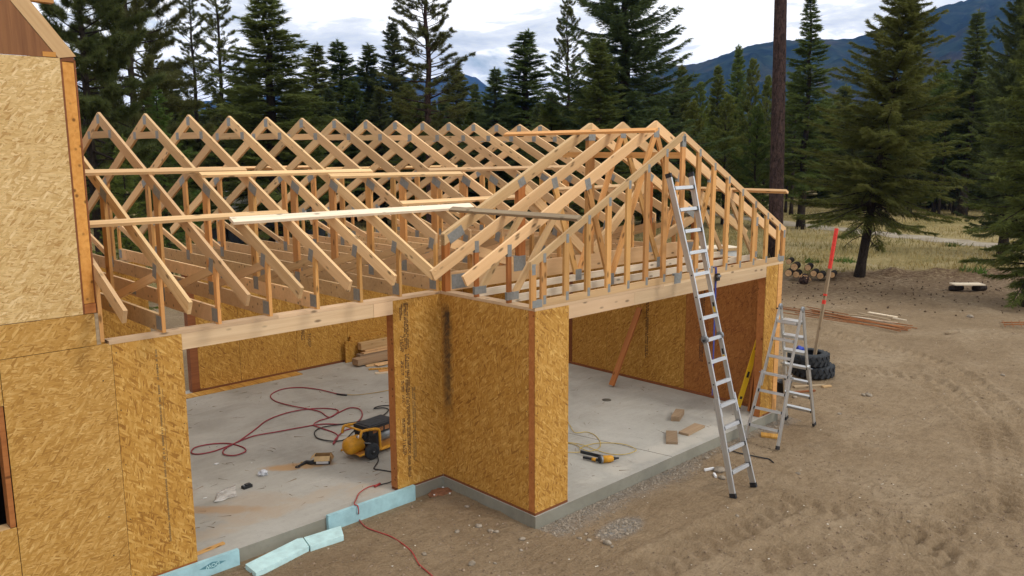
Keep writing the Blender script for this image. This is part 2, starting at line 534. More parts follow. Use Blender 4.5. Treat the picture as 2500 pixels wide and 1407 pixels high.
def plate_mat():
    m, t, b = newmat('galvanised_plate', 0.55, 0.35, 0.5)
    w = nd(t, 'ShaderNodeTexWave'); t.links.new(objcoord(t, (1, 1, 1), False), w.inputs['Vector']); w.inputs['Scale'].default_value = 28; w.bands_direction = 'X'
    f = noise(t, objcoord(t, (1, 1, 1)), 30, 3)
    c = mix(t, 0.45, ramp(t, w.outputs['Fac'], [(0.2, (0.17, 0.175, 0.165)), (0.8, (0.34, 0.345, 0.33))]), ramp(t, f, [(0.3, (0.20, 0.205, 0.19)), (0.7, (0.36, 0.365, 0.345))]))
    t.links.new(c, b.inputs['Base Color'])
    return m


MAT['plate'] = plate_mat()


def bark_mat(name, a, b_):
    m, t, b = newmat(name, 0.95, 0, 0.1)
    v = objcoord(t, (5, 5, 1.8))
    f = noise(t, v, 1.9, 7, 0.75, 0.8)
    t.links.new(ramp(t, f, [(0.35, a), (0.65, b_)]), b.inputs['Base Color'])
    bump(t, b, f, 1.0, 0.10)
    return m


MAT['bark'] = bark_mat('bark_dark', (0.022, 0.017, 0.014), (0.062, 0.048, 0.038))
MAT['bark_red'] = bark_mat('bark_red', (0.008, 0.006, 0.006), (0.095, 0.058, 0.048))
MAT['logend'] = simple('log_end', (0.50, 0.30, 0.15), 0.9, 0, 0.2, 0.3, 12)


def needle_mat(name, a, b_, c_, warm=0.0):
    m, t, b = newmat(name, 0.7, 0, 0.25)
    oi = nd(t, 'ShaderNodeObjectInfo')
    f = noise(t, objcoord(t, (1, 1, 1)), 0.9, 4, 0.6)
    c = ramp(t, f, [(0.30, a), (0.52, b_), (0.75, c_)])
    hs = nd(t, 'ShaderNodeHueSaturation'); t.links.new(c, hs.inputs['Color'])
    t.links.new(math_(t, 'ADD', math_(t, 'MULTIPLY', oi.outputs['Random'], 0.045), 0.475), hs.inputs['Hue'])
    wn = nd(t, 'ShaderNodeTexWhiteNoise', noise_dimensions='1D'); t.links.new(oi.outputs['Random'], wn.inputs['W'])
    t.links.new(math_(t, 'ADD', math_(t, 'MULTIPLY', wn.outputs['Value'], 0.5), 0.75), hs.inputs['Value'])
    t.links.new(hs.outputs[0], b.inputs['Base Color'])
    tr = nd(t, 'ShaderNodeBsdfTranslucent'); t.links.new(hs.outputs[0], tr.inputs[0])
    ms = nd(t, 'ShaderNodeMixShader'); ms.inputs[0].default_value = 0.44
    t.links.new(b.outputs[0], ms.inputs[1]); t.links.new(tr.outputs[0], ms.inputs[2])
    t.links.new(ms.outputs[0], t.nodes['Material Output'].inputs[0])
    return m


MAT['fir'] = needle_mat('needles_fir', (0.066, 0.082, 0.018), (0.116, 0.142, 0.034), (0.185, 0.208, 0.064))
MAT['spruce'] = needle_mat('needles_spruce', (0.056, 0.072, 0.023), (0.100, 0.124, 0.042), (0.162, 0.186, 0.072))
MAT['pine'] = needle_mat('needles_pine', (0.066, 0.080, 0.020), (0.114, 0.134, 0.038), (0.180, 0.196, 0.068))
MAT['larch'] = needle_mat('needles_larch', (0.060, 0.100, 0.018), (0.095, 0.145, 0.028), (0.130, 0.180, 0.045))
MAT['young'] = needle_mat('needles_young', (0.085, 0.112, 0.022), (0.140, 0.172, 0.036), (0.200, 0.212, 0.056))

# ------------------------------------------------------------------ ground
GZ = -0.15


def vnoise(x, y, seed=0):
    xi = np.floor(x).astype(np.int64); yi = np.floor(y).astype(np.int64)
    fx = x - xi; fy = y - yi
    fx = fx * fx * (3 - 2 * fx); fy = fy * fy * (3 - 2 * fy)

    def h(a, b):
        n = (a * 374761393 + b * 668265263 + seed * 974634777) & 0x7fffffff
        n = (n ^ (n >> 13)) * 1274126177 & 0x7fffffff
        return ((n ^ (n >> 16)) & 0xffff) / 65535.0
    a = h(xi, yi); b = h(xi + 1, yi); c = h(xi, yi + 1); d = h(xi + 1, yi + 1)
    return (a + (b - a) * fx) * (1 - fy) + (c + (d - c) * fx) * fy


def fbm(x, y, seed=0, oct=4):
    s = 0; a = 1; t = 0
    for k in range(oct):
        s = s + a * vnoise(x * 2 ** k, y * 2 ** k, seed + k); t += a; a *= 0.5
    return s / t - 0.5


def sstep(a, b, x):
    t = np.clip((x - a) / (b - a), 0, 1)
    return t * t * (3 - 2 * t)


TRACKS = [   # wheel tracks of the digger: pixel paths on the ground, width, strength
    ([(1700, 1330), (1900, 1240), (2050, 1262), (2160, 1290), (2330, 1390)], 0.34, 0.020),
    ([(2000, 1330), (2150, 1300), (2330, 1310), (2480, 1350)], 0.34, 0.018),
    ([(2080, 830), (2260, 880), (2400, 960), (2480, 1050), (2500, 1200)], 0.36, 0.022),
    ([(2050, 900), (2250, 930), (2380, 1010), (2440, 1090), (2470, 1180)], 0.36, 0.018),
    ([(2250, 1407), (2290, 1280), (2390, 1230), (2500, 1260)], 0.34, 0.016),
]
_tp = []
for pts, wd, st in TRACKS:
    sp = np.array(smooth_path([P(u, w, 'z', GZ)[:2] for u, w in pts], 10))
    _tp.append((sp, wd, st))


def ground_h(x, y):
    d = 0.69 * x + 0.72 * y; l = 0.72 * x - 0.69 * y
    near = 1 - sstep(14, 30, np.hypot(x - 3, y + 3))
    h = fbm(x * 0.35, y * 0.35, 3, 3) * 0.10 * near + fbm(x * 1.7, y * 1.7, 9, 4) * 0.08 * near
    h += np.maximum(fbm(x * 5.5, y * 5.5, 21, 3), 0.03) * 0.045 * near
    # churned strips
    churn = sstep(0.05, 0.25, fbm(x * 0.6, y * 0.6, 33, 2))
    h += churn * near * (np.abs(fbm(x * 3.1 + y, y * 7.3, 41, 3)) * 0.13)
    for sp, wd, st in _tp:
        lo = sp.min(0) - 1; hi = sp.max(0) + 1
        mk = (x > lo[0]) & (x < hi[0]) & (y > lo[1]) & (y < hi[1])
        if not mk.any(): continue
        px_, py_ = x[mk], y[mk]
        dd = (px_[:, None] - sp[None, :, 0]) ** 2 + (py_[:, None] - sp[None, :, 1]) ** 2
        j = dd.argmin(1)
        tg = np.gradient(sp, axis=0); tg /= np.linalg.norm(tg, axis=1)[:, None] + 1e-9
        s = np.concatenate([[0], np.cumsum(np.linalg.norm(np.diff(sp, axis=0), axis=1))])
        rx = px_ - sp[j, 0]; ry = py_ - sp[j, 1]
        la = rx * -tg[j, 1] + ry * tg[j, 0]; al = s[j] + rx * tg[j, 0] + ry * tg[j, 1]
        m_ = (1 - sstep(wd * 0.75, wd, np.abs(la))) * (0.6 + 0.8 * vnoise(px_ * 1.3, py_ * 1.3, 5))
        h[mk] += m_ * st * 2.1 * (np.sin((al + 0.55 * np.abs(la)) * 2 * math.pi / 0.25) * 0.75 - 0.5)
        rim = np.exp(-((np.abs(la) - wd * 1.05) / 0.06) ** 2)
        h[mk] += rim * st * 1.4
    # earth bank past the yard
    bank = np.exp(-((d - 19.6 - 0.6 * np.sin(l * 0.35)) / 0.75) ** 2) * sstep(12.2, 13.6, l) * (1 - sstep(33, 36, l))
    h += bank * (0.13 + 0.6 * np.maximum(fbm(x * 1.1, y * 1.1, 77, 3) + 0.12, 0))
    # level next to the slab
    slab = np.maximum(np.maximum(-4.6 - x, x - 6.2), np.maximum(-2.0 - y, y - 6.9))
    slab2 = np.where((x < 0.0), np.maximum(np.maximum(-4.6 - x, x), np.maximum(-0.2 - y, y - 6.9)), slab)
    h *= 0.35 + 0.65 * sstep(0.0, 0.6, slab2)
    h = np.where(slab2 < 0, np.minimum(h, -0.02), h)
    return h + GZ


def gz(x, y):
    return float(ground_h(np.array([float(x)]), np.array([float(y)]))[0])


def spaced(lo, f0, f1, hi, fine, grow=1.13):
    a = list(np.arange(f0, f1 + 1e-6, fine))
    s = fine; v = f1; r = []
    while v < hi:
        s *= grow; v += s; r.append(v)
    s = fine; v = f0; q = []
    while v > lo:
        s *= grow; v -= s; q.append(v)
    return np.array(q[::-1] + a + r)


gx = spaced(-9000, -6.0, 12.5, 9000, 0.052, 1.065)
gy = spaced(-9000, -8.0, 1.5, 9000, 0.052, 1.065)
GX, GY = np.meshgrid(gx, gy, indexing='ij')
GH = ground_h(GX.ravel(), GY.ravel())
nx, ny = len(gx), len(gy)
gm = bpy.data.meshes.new('ground')
gm.vertices.add(nx * ny)
gm.vertices.foreach_set('co', np.stack([GX.ravel(), GY.ravel(), GH], 1).astype(np.float32).ravel())
ii, jj = np.meshgrid(np.arange(nx - 1), np.arange(ny - 1), indexing='ij')
q0 = (ii * ny + jj).ravel()
quads = np.stack([q0, q0 + ny, q0 + ny + 1, q0 + 1], 1).astype(np.int32)
nq = len(quads)
gm.loops.add(nq * 4); gm.polygons.add(nq)
gm.loops.foreach_set('vertex_index', quads.ravel())
gm.polygons.foreach_set('loop_start', np.arange(0, nq * 4, 4, dtype=np.int32))
gm.polygons.foreach_set('loop_total', np.full(nq, 4, np.int32))
gm.polygons.foreach_set('use_smooth', np.ones(nq, bool))
gm.update(calc_edges=True)


def zones(x, y):
    d = 0.69 * x + 0.72 * y; l = 0.72 * x - 0.69 * y
    wob = fbm(x * 0.5, y * 0.5, 55, 4)
    e = np.where(x < 0.0, np.abs(y), np.abs(y + 1.83))         # distance to the slab front edge
    e = np.where((x < 0.0) & (x > -0.8) & (y < 0), np.minimum(np.abs(y), np.abs(x)), e)
    g1 = (1 - sstep(0.05, 0.5, e + wob * 0.8)) * 0.8 * (x > 0.0) * (x < 6.3) * (y < -1.7)
    patch = np.exp(-(((x - 0.75) / 0.42) ** 2 + ((y + 2.55) / 0.22) ** 2)) * 1.0
    gravel = np.clip(g1 + sstep(0.3, 0.75, patch + wob * 1.1), 0, 1)
    grass = sstep(19.5, 22.5, d + wob * 5 + np.where(l < 12, -0.6, 0.6)) + sstep(14, 17, d + wob * 6) * (l < -2)
    litter = np.exp(-((d - 16.5) / 3.0) ** 2) * sstep(4, 12, l) * 0.7 + np.exp(-((d - 19.6) / 1.1) ** 2) * sstep(10, 13, l) * 1.2
    return np.clip(gravel, 0, 1), np.clip(grass, 0, 1), np.clip(litter, 0, 1)


zr, zg_, zb = zones(GX.ravel(), GY.ravel())
at = gm.color_attributes.new('zone', 'FLOAT_COLOR', 'POINT')
at.data.foreach_set('color', np.stack([zr, zg_, zb, np.ones_like(zr)], 1).astype(np.float32).ravel())


def ground_mat():
    m, t, b = newmat('dirt', 0.95, 0, 0.12)
    geo = nd(t, 'ShaderNodeNewGeometry').outputs['Position']
    n_a = noise(t, geo, 0.55, 6, 0.62, 0.4)
    n_b = noise(t, geo, 7.0, 9, 0.75, 0.4)
    n_c = noise(t, geo, 38, 4, 0.7)
    c = ramp(t, n_a, [(0.32, (0.215, 0.146, 0.084)), (0.5, (0.282, 0.200, 0.120)), (0.68, (0.345, 0.258, 0.165))])
    c = mix(t, ramp(t, n_b, [(0.44, 0.0), (0.66, 0.6)]), c, (0.140, 0.092, 0.052))
    c = mix(t, ramp(t, n_c, [(0.42, 0.0), (0.62, 0.4)]), c, (0.38, 0.29, 0.185))
    z = nd(t, 'ShaderNodeVertexColor', layer_name='zone'); s = nd(t, 'ShaderNodeSeparateColor'); t.links.new(z.outputs[0], s.inputs[0])
    gv = ramp(t, noise(t, geo, 55, 4, 0.8), [(0.3, (0.12, 0.115, 0.105)), (0.5, (0.27, 0.255, 0.235)), (0.7, (0.44, 0.42, 0.40))])
    c = mix(t, math_(t, 'MULTIPLY', s.outputs[0], ramp(t, n_b, [(0.35, 0.35), (0.6, 1.0)])), c, gv)
    vm = nd(t, 'ShaderNodeMapping'); t.links.new(geo, vm.inputs[0]); vm.inputs['Scale'].default_value = (1, 1, 1)
    gr = ramp(t, noise(t, geo, 0.22, 6, 0.7, 0.8), [(0.35, (0.20, 0.16, 0.06)), (0.5, (0.33, 0.255, 0.112)), (0.68, (0.40, 0.32, 0.175))])
    gr = mix(t, ramp(t, noise(t, geo, 6, 5, 0.7), [(0.4, 0.0), (0.65, 0.5)]), gr, (0.11, 0.10, 0.032))
    c = mix(t, s.outputs[1], c, gr)
    c = mix(t, math_(t, 'MULTIPLY', s.outputs[2], ramp(t, noise(t, geo, 7, 5, 0.75), [(0.36, 0.0), (0.55, 0.95)])), c, (0.105, 0.060, 0.032))
    t.links.new(c, b.inputs['Base Color'])
    rm = nd(t, 'ShaderNodeMapping'); t.links.new(geo, rm.inputs[0]); rm.inputs['Scale'].default_value = (2.6, 8.5, 1); rm.inputs['Rotation'].default_value = (0, 0, 0.75)
    rip = noise(t, rm.outputs[0], 1.3, 6, 0.7, 1.4)
    hh = math_(t, 'ADD', math_(t, 'ADD', math_(t, 'MULTIPLY', n_b, 0.8), math_(t, 'MULTIPLY', n_c, 0.35)), math_(t, 'MULTIPLY', rip, 0.9))
    bump(t, b, hh, 0.8, 0.07)
    return m


gm.materials.append(ground_mat())
tag(obj('ground', gm), kind='structure')

# gravel track through the meadow
trk = [P(u, w, 'z', GZ)[:2] for u, w in [(1640, 505), (1780, 528), (1920, 546), (2100, 566), (2300, 587), (2480, 607), (2700, 640)]]
sp = np.array(smooth_path(trk, 8)); tg = np.gradient(sp, axis=0); tg /= np.linalg.norm(tg, axis=1)[:, None]
V, F = [], []
for i, (p, q) in enumerate(zip(sp, tg)):
    nrm = np.array([-q[1], q[0]])
    for k, o_ in enumerate(np.linspace(-1.05, 1.05, 5)):
        wv = 0.28 * math.sin(i * 1.7 + k * 2.1) if k in (0, 4) else 0
        V.append((*(p + nrm * (o_ + wv)), GZ + 0.015 + (0.02 if k == 2 else 0)))
for i in range(len(sp) - 1):
    for k in range(4): F.append((i * 5 + k, i * 5 + k + 1, i * 5 + k + 6, i * 5 + k + 5))
m, t, b = newmat('track_gravel', 0.95, 0, 0.1)
geo = nd(t, 'ShaderNodeNewGeometry').outputs['Position']
t.links.new(ramp(t, noise(t, geo, 1.2, 7, 0.7), [(0.35, (0.25, 0.205, 0.145)), (0.65, (0.37, 0.32, 0.25))]), b.inputs['Base Color'])
tag(obj('road', mesh('road', V, F, m, True)), kind='structure')

# mountains: ridge lines at their own distance
def hill_mat(name, a, b_, c_):
    m, t, b = newmat(name, 1.0, 0, 0.0)
    geo = nd(t, 'ShaderNodeNewGeometry').outputs['Position']
    f = noise(t, geo, 0.0045, 8, 0.72, 0.3)
    f2 = noise(t, geo, 0.03, 5, 0.7)
    c = ramp(t, f, [(0.36, a), (0.52, b_), (0.68, c_)])
    c = mix(t, 0.55, c, mix(t, 1.0, c, ramp(t, f2, [(0.38, 0.15), (0.62, 1.9)]), 'MULTIPLY'))
    t.links.new(c, b.inputs['Base Color'])
    return m


def hill(name, outline, D, run, mat, seed):
    """outline: skyline pixels; D: distance of the crest; run: how far the slope comes towards us"""
    us = np.array([p[0] for p in outline], float); ws = np.array([p[1] for p in outline], float)
    uu = np.linspace(us[0], us[-1], 260)
    ww = np.interp(uu, us, ws)
    rows = 26
    V = []
    for i, (u, w) in enumerate(zip(uu, ww)):
        crest = PD(u, w, D)
        toward = np.array([CAM[0] - crest[0], CAM[1] - crest[1]]); toward /= np.linalg.norm(toward)
        for r in range(rows):
            f = r / (rows - 1)
            xy = crest[:2] + toward * run * f
            prof = (1 - f) ** 1.15
            z = crest[2] * prof
            k = 1.0 / (0.10 * D)
            gul = float(fbm(np.array([xy[0] * k * 2.2]), np.array([xy[1] * k * 2.2]), seed, 4)[0])
            z += gul * crest[2] * 0.42 * math.sin(math.pi * min(1, f * 1.15))
            if r == 0: z += float(fbm(np.array([u * 0.11]), np.array([3.0]), seed + 3, 3)[0]) * D * 0.003
            V.append((xy[0], xy[1], max(z, -8) if r < rows - 1 else -10))
        V.append((crest[0] - toward[0] * run * 0.6, crest[1] - toward[1] * run * 0.6, -10))
    n = rows + 1
    F = []
    for i in range(len(uu) - 1):
        for r in range(rows - 1): F.append((i * n + r, i * n + r + 1, (i + 1) * n + r + 1, (i + 1) * n + r))
        F.append((i * n + rows, i * n, (i + 1) * n, (i + 1) * n + rows))
    tag(obj(name, mesh(name, V, F, mat, True)), kind='structure')


HM = hill_mat('mountain_forest', (0.006, 0.012, 0.008), (0.016, 0.026, 0.016), (0.062, 0.048, 0.030))
hill('mountain', [(1400, 235), (1560, 185), (1640, 163), (1700, 156), (1750, 140), (1800, 121), (1850, 108), (1900, 100), (1960, 97), (2080, 95), (2110, 85), (2200, 48), (2280, 22), (2350, 3), (2450, -22), (2600, -60), (2900, -110), (3300, -60)], 1900, 1100, HM, 5)
hill('mountain', [(2080, 300), (2180, 200), (2260, 130), (2340, 75), (2420, 38), (2500, 5), (2650, -40), (3000, -90), (3300, -60)], 1450, 650, HM, 15)
hill('mountain', [(-400, 230), (0, 245), (330, 262), (430, 255), (520, 245), (640, 238), (760, 228), (850, 190), (905, 172), (960, 185), (1040, 195), (1120, 180), (1165, 190), (1200, 222), (1290, 245), (1400, 260), (1550, 250), (1750, 262)], 4200, 2000, HM, 25)

# ------------------------------------------------------------------ concrete floor
FL = [(-4.32, -0.02), (-0.02, -0.02), (-0.02, -1.835), (6.06, -1.835), (6.06, 6.72), (-4.32, 6.72)]
V = [(x, y, -0.4) for x, y in FL] + [(x, y, 0.0) for x, y in FL]
F = [tuple(range(6, 12)), tuple(range(5, -1, -1))] + [(i, (i + 1) % 6, (i + 1) % 6 + 6, i + 6) for i in range(6)]


def concrete():
    m, t, b = newmat('concrete', 0.82, 0, 0.25)
    geo = nd(t, 'ShaderNodeNewGeometry').outputs['Position']
    a = noise(t, geo, 0.9, 7, 0.62, 0.5); f = noise(t, geo, 16, 6, 0.7)
    c = ramp(t, a, [(0.3, (0.285, 0.268, 0.230)), (0.5, (0.360, 0.342, 0.300)), (0.7, (0.425, 0.406, 0.362))])
    c = mix(t, ramp(t, f, [(0.5, 0.0), (0.75, 0.35)]), c, (0.24, 0.22, 0.19))
    # trowel streaks
    wv = nd(t, 'ShaderNodeMapping'); t.links.new(geo, wv.inputs[0]); wv.inputs['Scale'].default_value = (0.8, 5.5, 1); wv.inputs['Rotation'].default_value = (0, 0, 0.5)
    c = mix(t, ramp(t, noise(t, wv.outputs[0], 1.4, 5, 0.6), [(0.5, 0.0), (0.72, 0.32)]), c, (0.48, 0.45, 0.39))
    # dirt and sawdust carried in: patches with a shape of their own
    sx = nd(t, 'ShaderNodeSeparateXYZ'); t.links.new(geo, sx.inputs[0])
    wb = noise(t, geo, 2.4, 6, 0.7, 0.4)
    for (cx, cy, rx, ry, an, col, am) in [(-1.30, 1.78, 0.62, 0.15, -0.55, (0.40, 0.25, 0.125), 0.95), (-2.75, 1.15, 0.62, 0.14, -0.75, (0.36, 0.235, 0.13), 0.85), (-3.0, 1.95, 0.4, 0.25, 0, (0.33, 0.22, 0.13), 0.6), (-2.25, 0.62, 1.7, 0.22, 0.03, (0.42, 0.33, 0.235), 0.5), (-2.4, 0.95, 0.6, 0.5, 0.0, (0.40, 0.31, 0.22), 0.45), (3.3, -1.55, 2.8, 0.22, 0.0, (0.52, 0.48, 0.41), 0.5), (-0.9, 0.35, 0.7, 0.25, 0.0, (0.42, 0.34, 0.25), 0.4)]:
        dx_ = math_(t, 'SUBTRACT', sx.outputs[0], cx); dy_ = math_(t, 'SUBTRACT', sx.outputs[1], cy)
        ca, sa = math.cos(an), math.sin(an)
        u_ = math_(t, 'DIVIDE', math_(t, 'ADD', math_(t, 'MULTIPLY', dx_, ca), math_(t, 'MULTIPLY', dy_, sa)), rx)
        v_ = math_(t, 'DIVIDE', math_(t, 'ADD', math_(t, 'MULTIPLY', dx_, -sa), math_(t, 'MULTIPLY', dy_, ca)), ry)
        rr = math_(t, 'ADD', math_(t, 'ADD', math_(t, 'MULTIPLY', u_, u_), math_(t, 'MULTIPLY', v_, v_)), math_(t, 'MULTIPLY', math_(t, 'SUBTRACT', wb, 0.5), 3.4))
        c = mix(t, ramp(t, rr, [(0.25, am), (1.0, 0.0)]), c, col)
    # hair cracks and scuffs
    vo = nd(t, 'ShaderNodeTexVoronoi', feature='DISTANCE_TO_EDGE'); mp_ = nd(t, 'ShaderNodeMapping'); t.links.new(geo, mp_.inputs[0]); mp_.inputs['Scale'].default_value = (2.2, 3.1, 1)
    t.links.new(mp_.outputs[0], vo.inputs['Vector'])
    cr = math_(t, 'MULTIPLY', ramp(t, vo.outputs['Distance'], [(0.0, 1.0), (0.012, 0.0)]), ramp(t, noise(t, geo, 1.7, 4), [(0.55, 0.0), (0.62, 0.6)]))
    c = mix(t, cr, c, (0.17, 0.14, 0.11))
    # side faces are multiplied darker than the top, with less blue
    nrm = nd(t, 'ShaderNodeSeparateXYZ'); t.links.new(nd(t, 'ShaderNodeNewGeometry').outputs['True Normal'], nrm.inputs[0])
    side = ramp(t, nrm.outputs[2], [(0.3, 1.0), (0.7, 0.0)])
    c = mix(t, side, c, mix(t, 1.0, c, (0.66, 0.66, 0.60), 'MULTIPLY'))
    t.links.new(c, b.inputs['Base Color'])
    bump(t, b, f, 0.15, 0.004)
    return m


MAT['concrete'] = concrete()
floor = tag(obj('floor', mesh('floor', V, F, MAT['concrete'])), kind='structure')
# saw-cut control joint across the wing bay
beam('control_joint', (2.9, -1.82, 0.0015), (2.55, 0.05, 0.0015), 0.005, 0.002, MAT['dark'], floor)

# ------------------------------------------------------------------ garage walls
H, HB = 2.648, 2.433
G = thing('garage_walls', 'golden strand-board garage walls with two wide door openings and header beams', 'garage', (0, 0, 0))


def panel(name, a0, a1, z0, z1, at_, face, mat, parent, th=0.011):
    """sheet in plane y=at_ ('y', spans x) or x=at_ ('x', spans y); at_ is the coordinate of the sheet's near face, thickness goes positive unless th<0"""
    L, h = abs(a1 - a0), z1 - z0
    me = boxme(L, abs(th), h, mat, name)
    if face == 'y':
        mw = Matrix.Translation(((a0 + a1) / 2, at_ + th / 2, (z0 + z1) / 2))
    else:
        mw = Matrix.Translation((at_ + th / 2, (a0 + a1) / 2, (z0 + z1) / 2)) @ Matrix.Rotation(math.pi / 2, 4, 'Z')
    return obj(name, me, parent, mw)


PT = 0.038
ZB = 0.038     # top of the bottom plate
ZT = H - PT    # underside of the top plate
# left pier of the main door
pan_l = panel('strand_board', -4.228, -3.525, 0.028, ZT - 0.002, 0.0, 'y', MAT['osb_v'], G)
box('wall_core', -4.22, -3.53, 0.013, 0.15, 0.04, ZT - 0.003, MAT['foamcore'], G)
box('bottom_plate', -4.30, -3.527, 0.004, 0.152, 0.0015, 0.027, MAT['red'], G)
box('post', -3.60, -3.527, 0.0125, 0.1515, 0.041, HB - 0.002, MAT['red'], G)
# right pier of the main door
pan_r = panel('strand_board', -0.787, 0.0105, 0.03, ZT - 0.002, 0.0, 'y', MAT['osb_v'], G)
box('post', -0.7875, -0.72, 0.0125, 0.1515, 0.0405, ZT - 0.003, MAT['red'], G)
box('wall_core', -0.718, -0.01, 0.014, 0.15, 0.041, ZT - 0.004, MAT['foamcore'], G)
box('bottom_plate', -0.7865, -0.003, 0.006, 0.151, 0.0015, 0.029, MAT['plate_red'], G)
# header of the main door: two boards end to end with a butt joint
box('header_beam', -3.523, -1.085, 0.002, 0.14, HB, ZT - 0.0015, MAT['beam'], G)
box('header_beam', -1.081, -0.789, 0.0, 0.139, HB - 0.001, ZT - 0.002, MAT['beam'], G)
# top plates
box('top_plate', -4.25, -2.4, -0.002, 0.151, ZT, H, MAT['beam'], G)
box('top_plate', -2.397, -0.002, -0.0015, 0.1505, ZT + 0.0005, H - 0.0005, MAT['beam'], G)
# wing: side wall facing the yard corner
pan_s = panel('strand_board', -1.695, -0.0004, 0.032, ZT - 0.002, 0.0, 'x', MAT['osb_stain'], G)
box('wall_core', 0.0125, 0.148, -1.69, -0.002, 0.041, ZT - 0.0035, MAT['foamcore'], G)
box('bottom_plate', -0.006, 0.150, -1.8055, -0.0025, 0.0015, 0.031, MAT['plate_red'], G)
box('top_plate', -0.004, 0.152, -1.8075, -0.004, ZT + 0.0003, H - 0.0008, MAT['beam'], G)
box('post', 0.0, 0.138, -1.7965, -1.698, 0.033, ZT - 0.002, MAT['red'], G)
# wing: left pier
pan_w = panel('strand_board', 0.0015, 0.602, 0.034, ZT - 0.001, -1.809, 'y', MAT['osb_v'], G)
box('bottom_plate', 0.001, 0.601, -1.8125, -1.66, 0.0022, 0.033, MAT['plate_red'], G)
box('post', 0.53, 0.6005, -1.7965, -1.66, 0.0335, HB - 0.002, MAT['red'], G)
box('wall_core', 0.14, 0.528, -1.7975, -1.66, 0.042, ZT - 0.004, MAT['foamcore'], G)
# wing header
box('header_beam', 0.604, 1.93, -1.8075, -1.67, HB, ZT - 0.0014, MAT['beam'], G)
box('header_beam', 1.934, 5.478, -1.806, -1.67, HB - 0.001, ZT - 0.0018, MAT['beam'], G)
box('top_plate', 0.155, 2.6, -1.8085, -1.66, ZT + 0.0006, H - 0.0006, MAT['beam'], G)
box('top_plate', 2.603, 6.035, -1.8082, -1.66, ZT + 0.0003, H - 0.0003, MAT['beam'], G)
# wing: right pier, its last edge still open with the stud showing
panel('strand_board', 5.48, 5.862, 0.034, ZT - 0.001, -1.809, 'y', MAT['osb_in'], G)
box('post', 5.4785, 5.60, -1.797, -1.67, 0.003, HB - 0.002, MAT['red'], G)
box('end_stud', 5.878, 6.02, -1.812, -1.70, 0.004, ZT - 0.001, MAT['gold'], G)
box('bottom_plate', 5.605, 5.875, -1.806, -1.67, 0.002, 0.033, MAT['plate_red'], G)
# right wall, seen from inside
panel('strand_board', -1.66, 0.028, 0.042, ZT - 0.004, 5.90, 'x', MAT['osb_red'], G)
panel('strand_board', 0.034, 1.93, 0.042, ZT - 0.003, 5.90, 'x', MAT['osb_in'], G)
panel('strand_board', 1.936, 2.88, 0.042, ZT - 0.002, 5.90, 'x', MAT['osb_in'], G)
box('post', 5.897, 5.93, 2.886, 3.04, 0.0425, ZT - 0.003, MAT['plate_red'], G)
panel('strand_board', 3.046, 4.9, 0.042, ZT - 0.002, 5.90, 'x', MAT['osb_in'], G)
panel('strand_board', 4.906, 6.495, 0.042, ZT - 0.003, 5.90, 'x', MAT['osb_in'], G)
box('wall_core', 5.935, 6.02, -1.655, 6.68, 0.04, ZT - 0.001, MAT['foamcore'], G)
panel('strand_board', -1.69, 6.69, 0.0, ZT - 0.001, 6.022, 'x', MAT['osb_v'], G)
box('bottom_plate', 5.872, 5.9345, -1.66, 6.49, 0.0012, 0.040, MAT['plate_red'], G)
box('top_plate', 5.895, 6.034, -1.655, 6.7, ZT + 0.001, H - 0.001, MAT['beam'], G)
# back wall, seen from inside, with the side door gap
bx0 = float(P(459, 800, 'y', 6.5)[0]); bx1 = float(P(482, 850, 'y', 6.5)[0]); bxl = float(P(366, 780, 'y', 6.5)[0])
panel('strand_board', bx1 + 0.003, 0.118, 0.042, ZT - 0.003, 6.50, 'y', MAT['osb_in'], G)
panel('strand_board', 0.124, 1.37, 0.042, ZT - 0.002, 6.50, 'y', MAT['osb_in'], G)
panel('strand_board', 1.376, 2.595, 0.042, ZT - 0.003, 6.50, 'y', MAT['osb_in'], G)
panel('strand_board', 2.601, 3.82, 0.042, ZT - 0.002, 6.50, 'y', MAT['osb_in'], G)
panel('strand_board', 3.826, 5.895, 0.042, ZT - 0.003, 6.50, 'y', MAT['osb_in'], G)
box('post', bx0, bx1, 6.497, 6.65, 0.0425, ZT - 0.003, MAT['plate_red'], G)
box('wall_core', bx1 + 0.005, 5.93, 6.514, 6.64, 0.041, ZT - 0.004, MAT['foamcore'], G)
panel('strand_board', bx0 + 0.02, 6.03, 0.0, ZT - 0.004, 6.652, 'y', MAT['osb_v'], G)
box('bottom_plate', bx0, 5.87, 6.478, 6.6375, 0.0014, 0.0395, MAT['plate_red'], G)
box('top_plate', bx0, 5.89, 6.496, 6.663, ZT + 0.0012, H - 0.0012, MAT['beam'], G)
# wall left of the door gap
panel('strand_board', -4.15, bxl, 0.042, ZT - 0.003, 6.505, 'y', MAT['osb_in'], G)
box('wall_core', -4.15, bxl - 0.01, 6.518, 6.64, 0.041, ZT - 0.004, MAT['foamcore'], G)
box('top_plate', -4.25, bxl, 6.497, 6.662, ZT + 0.0012, H - 0.0012, MAT['beam'], G)
box('bottom_plate', -4.25, bxl, 6.48, 6.638, 0.0014, 0.0395, MAT['plate_red'], G)


# printed marks on the sheets
def text_me(s, size, mat):
    cu = bpy.data.curves.new('print', 'FONT'); cu.body = s; cu.size = size; cu.extrude = 0.0004
    cu.align_x = 'CENTER'; cu.align_y = 'CENTER'
    tmp = bpy.data.objects.new('print_tmp', cu); COL.objects.link(tmp)
    dg = bpy.context.evaluated_depsgraph_get()
    me = bpy.data.meshes.new_from_object(tmp.evaluated_get(dg))
    bpy.data.objects.remove(tmp); me.materials.clear(); me.materials.append(mat); me.name = 'printed_mark'
    return me


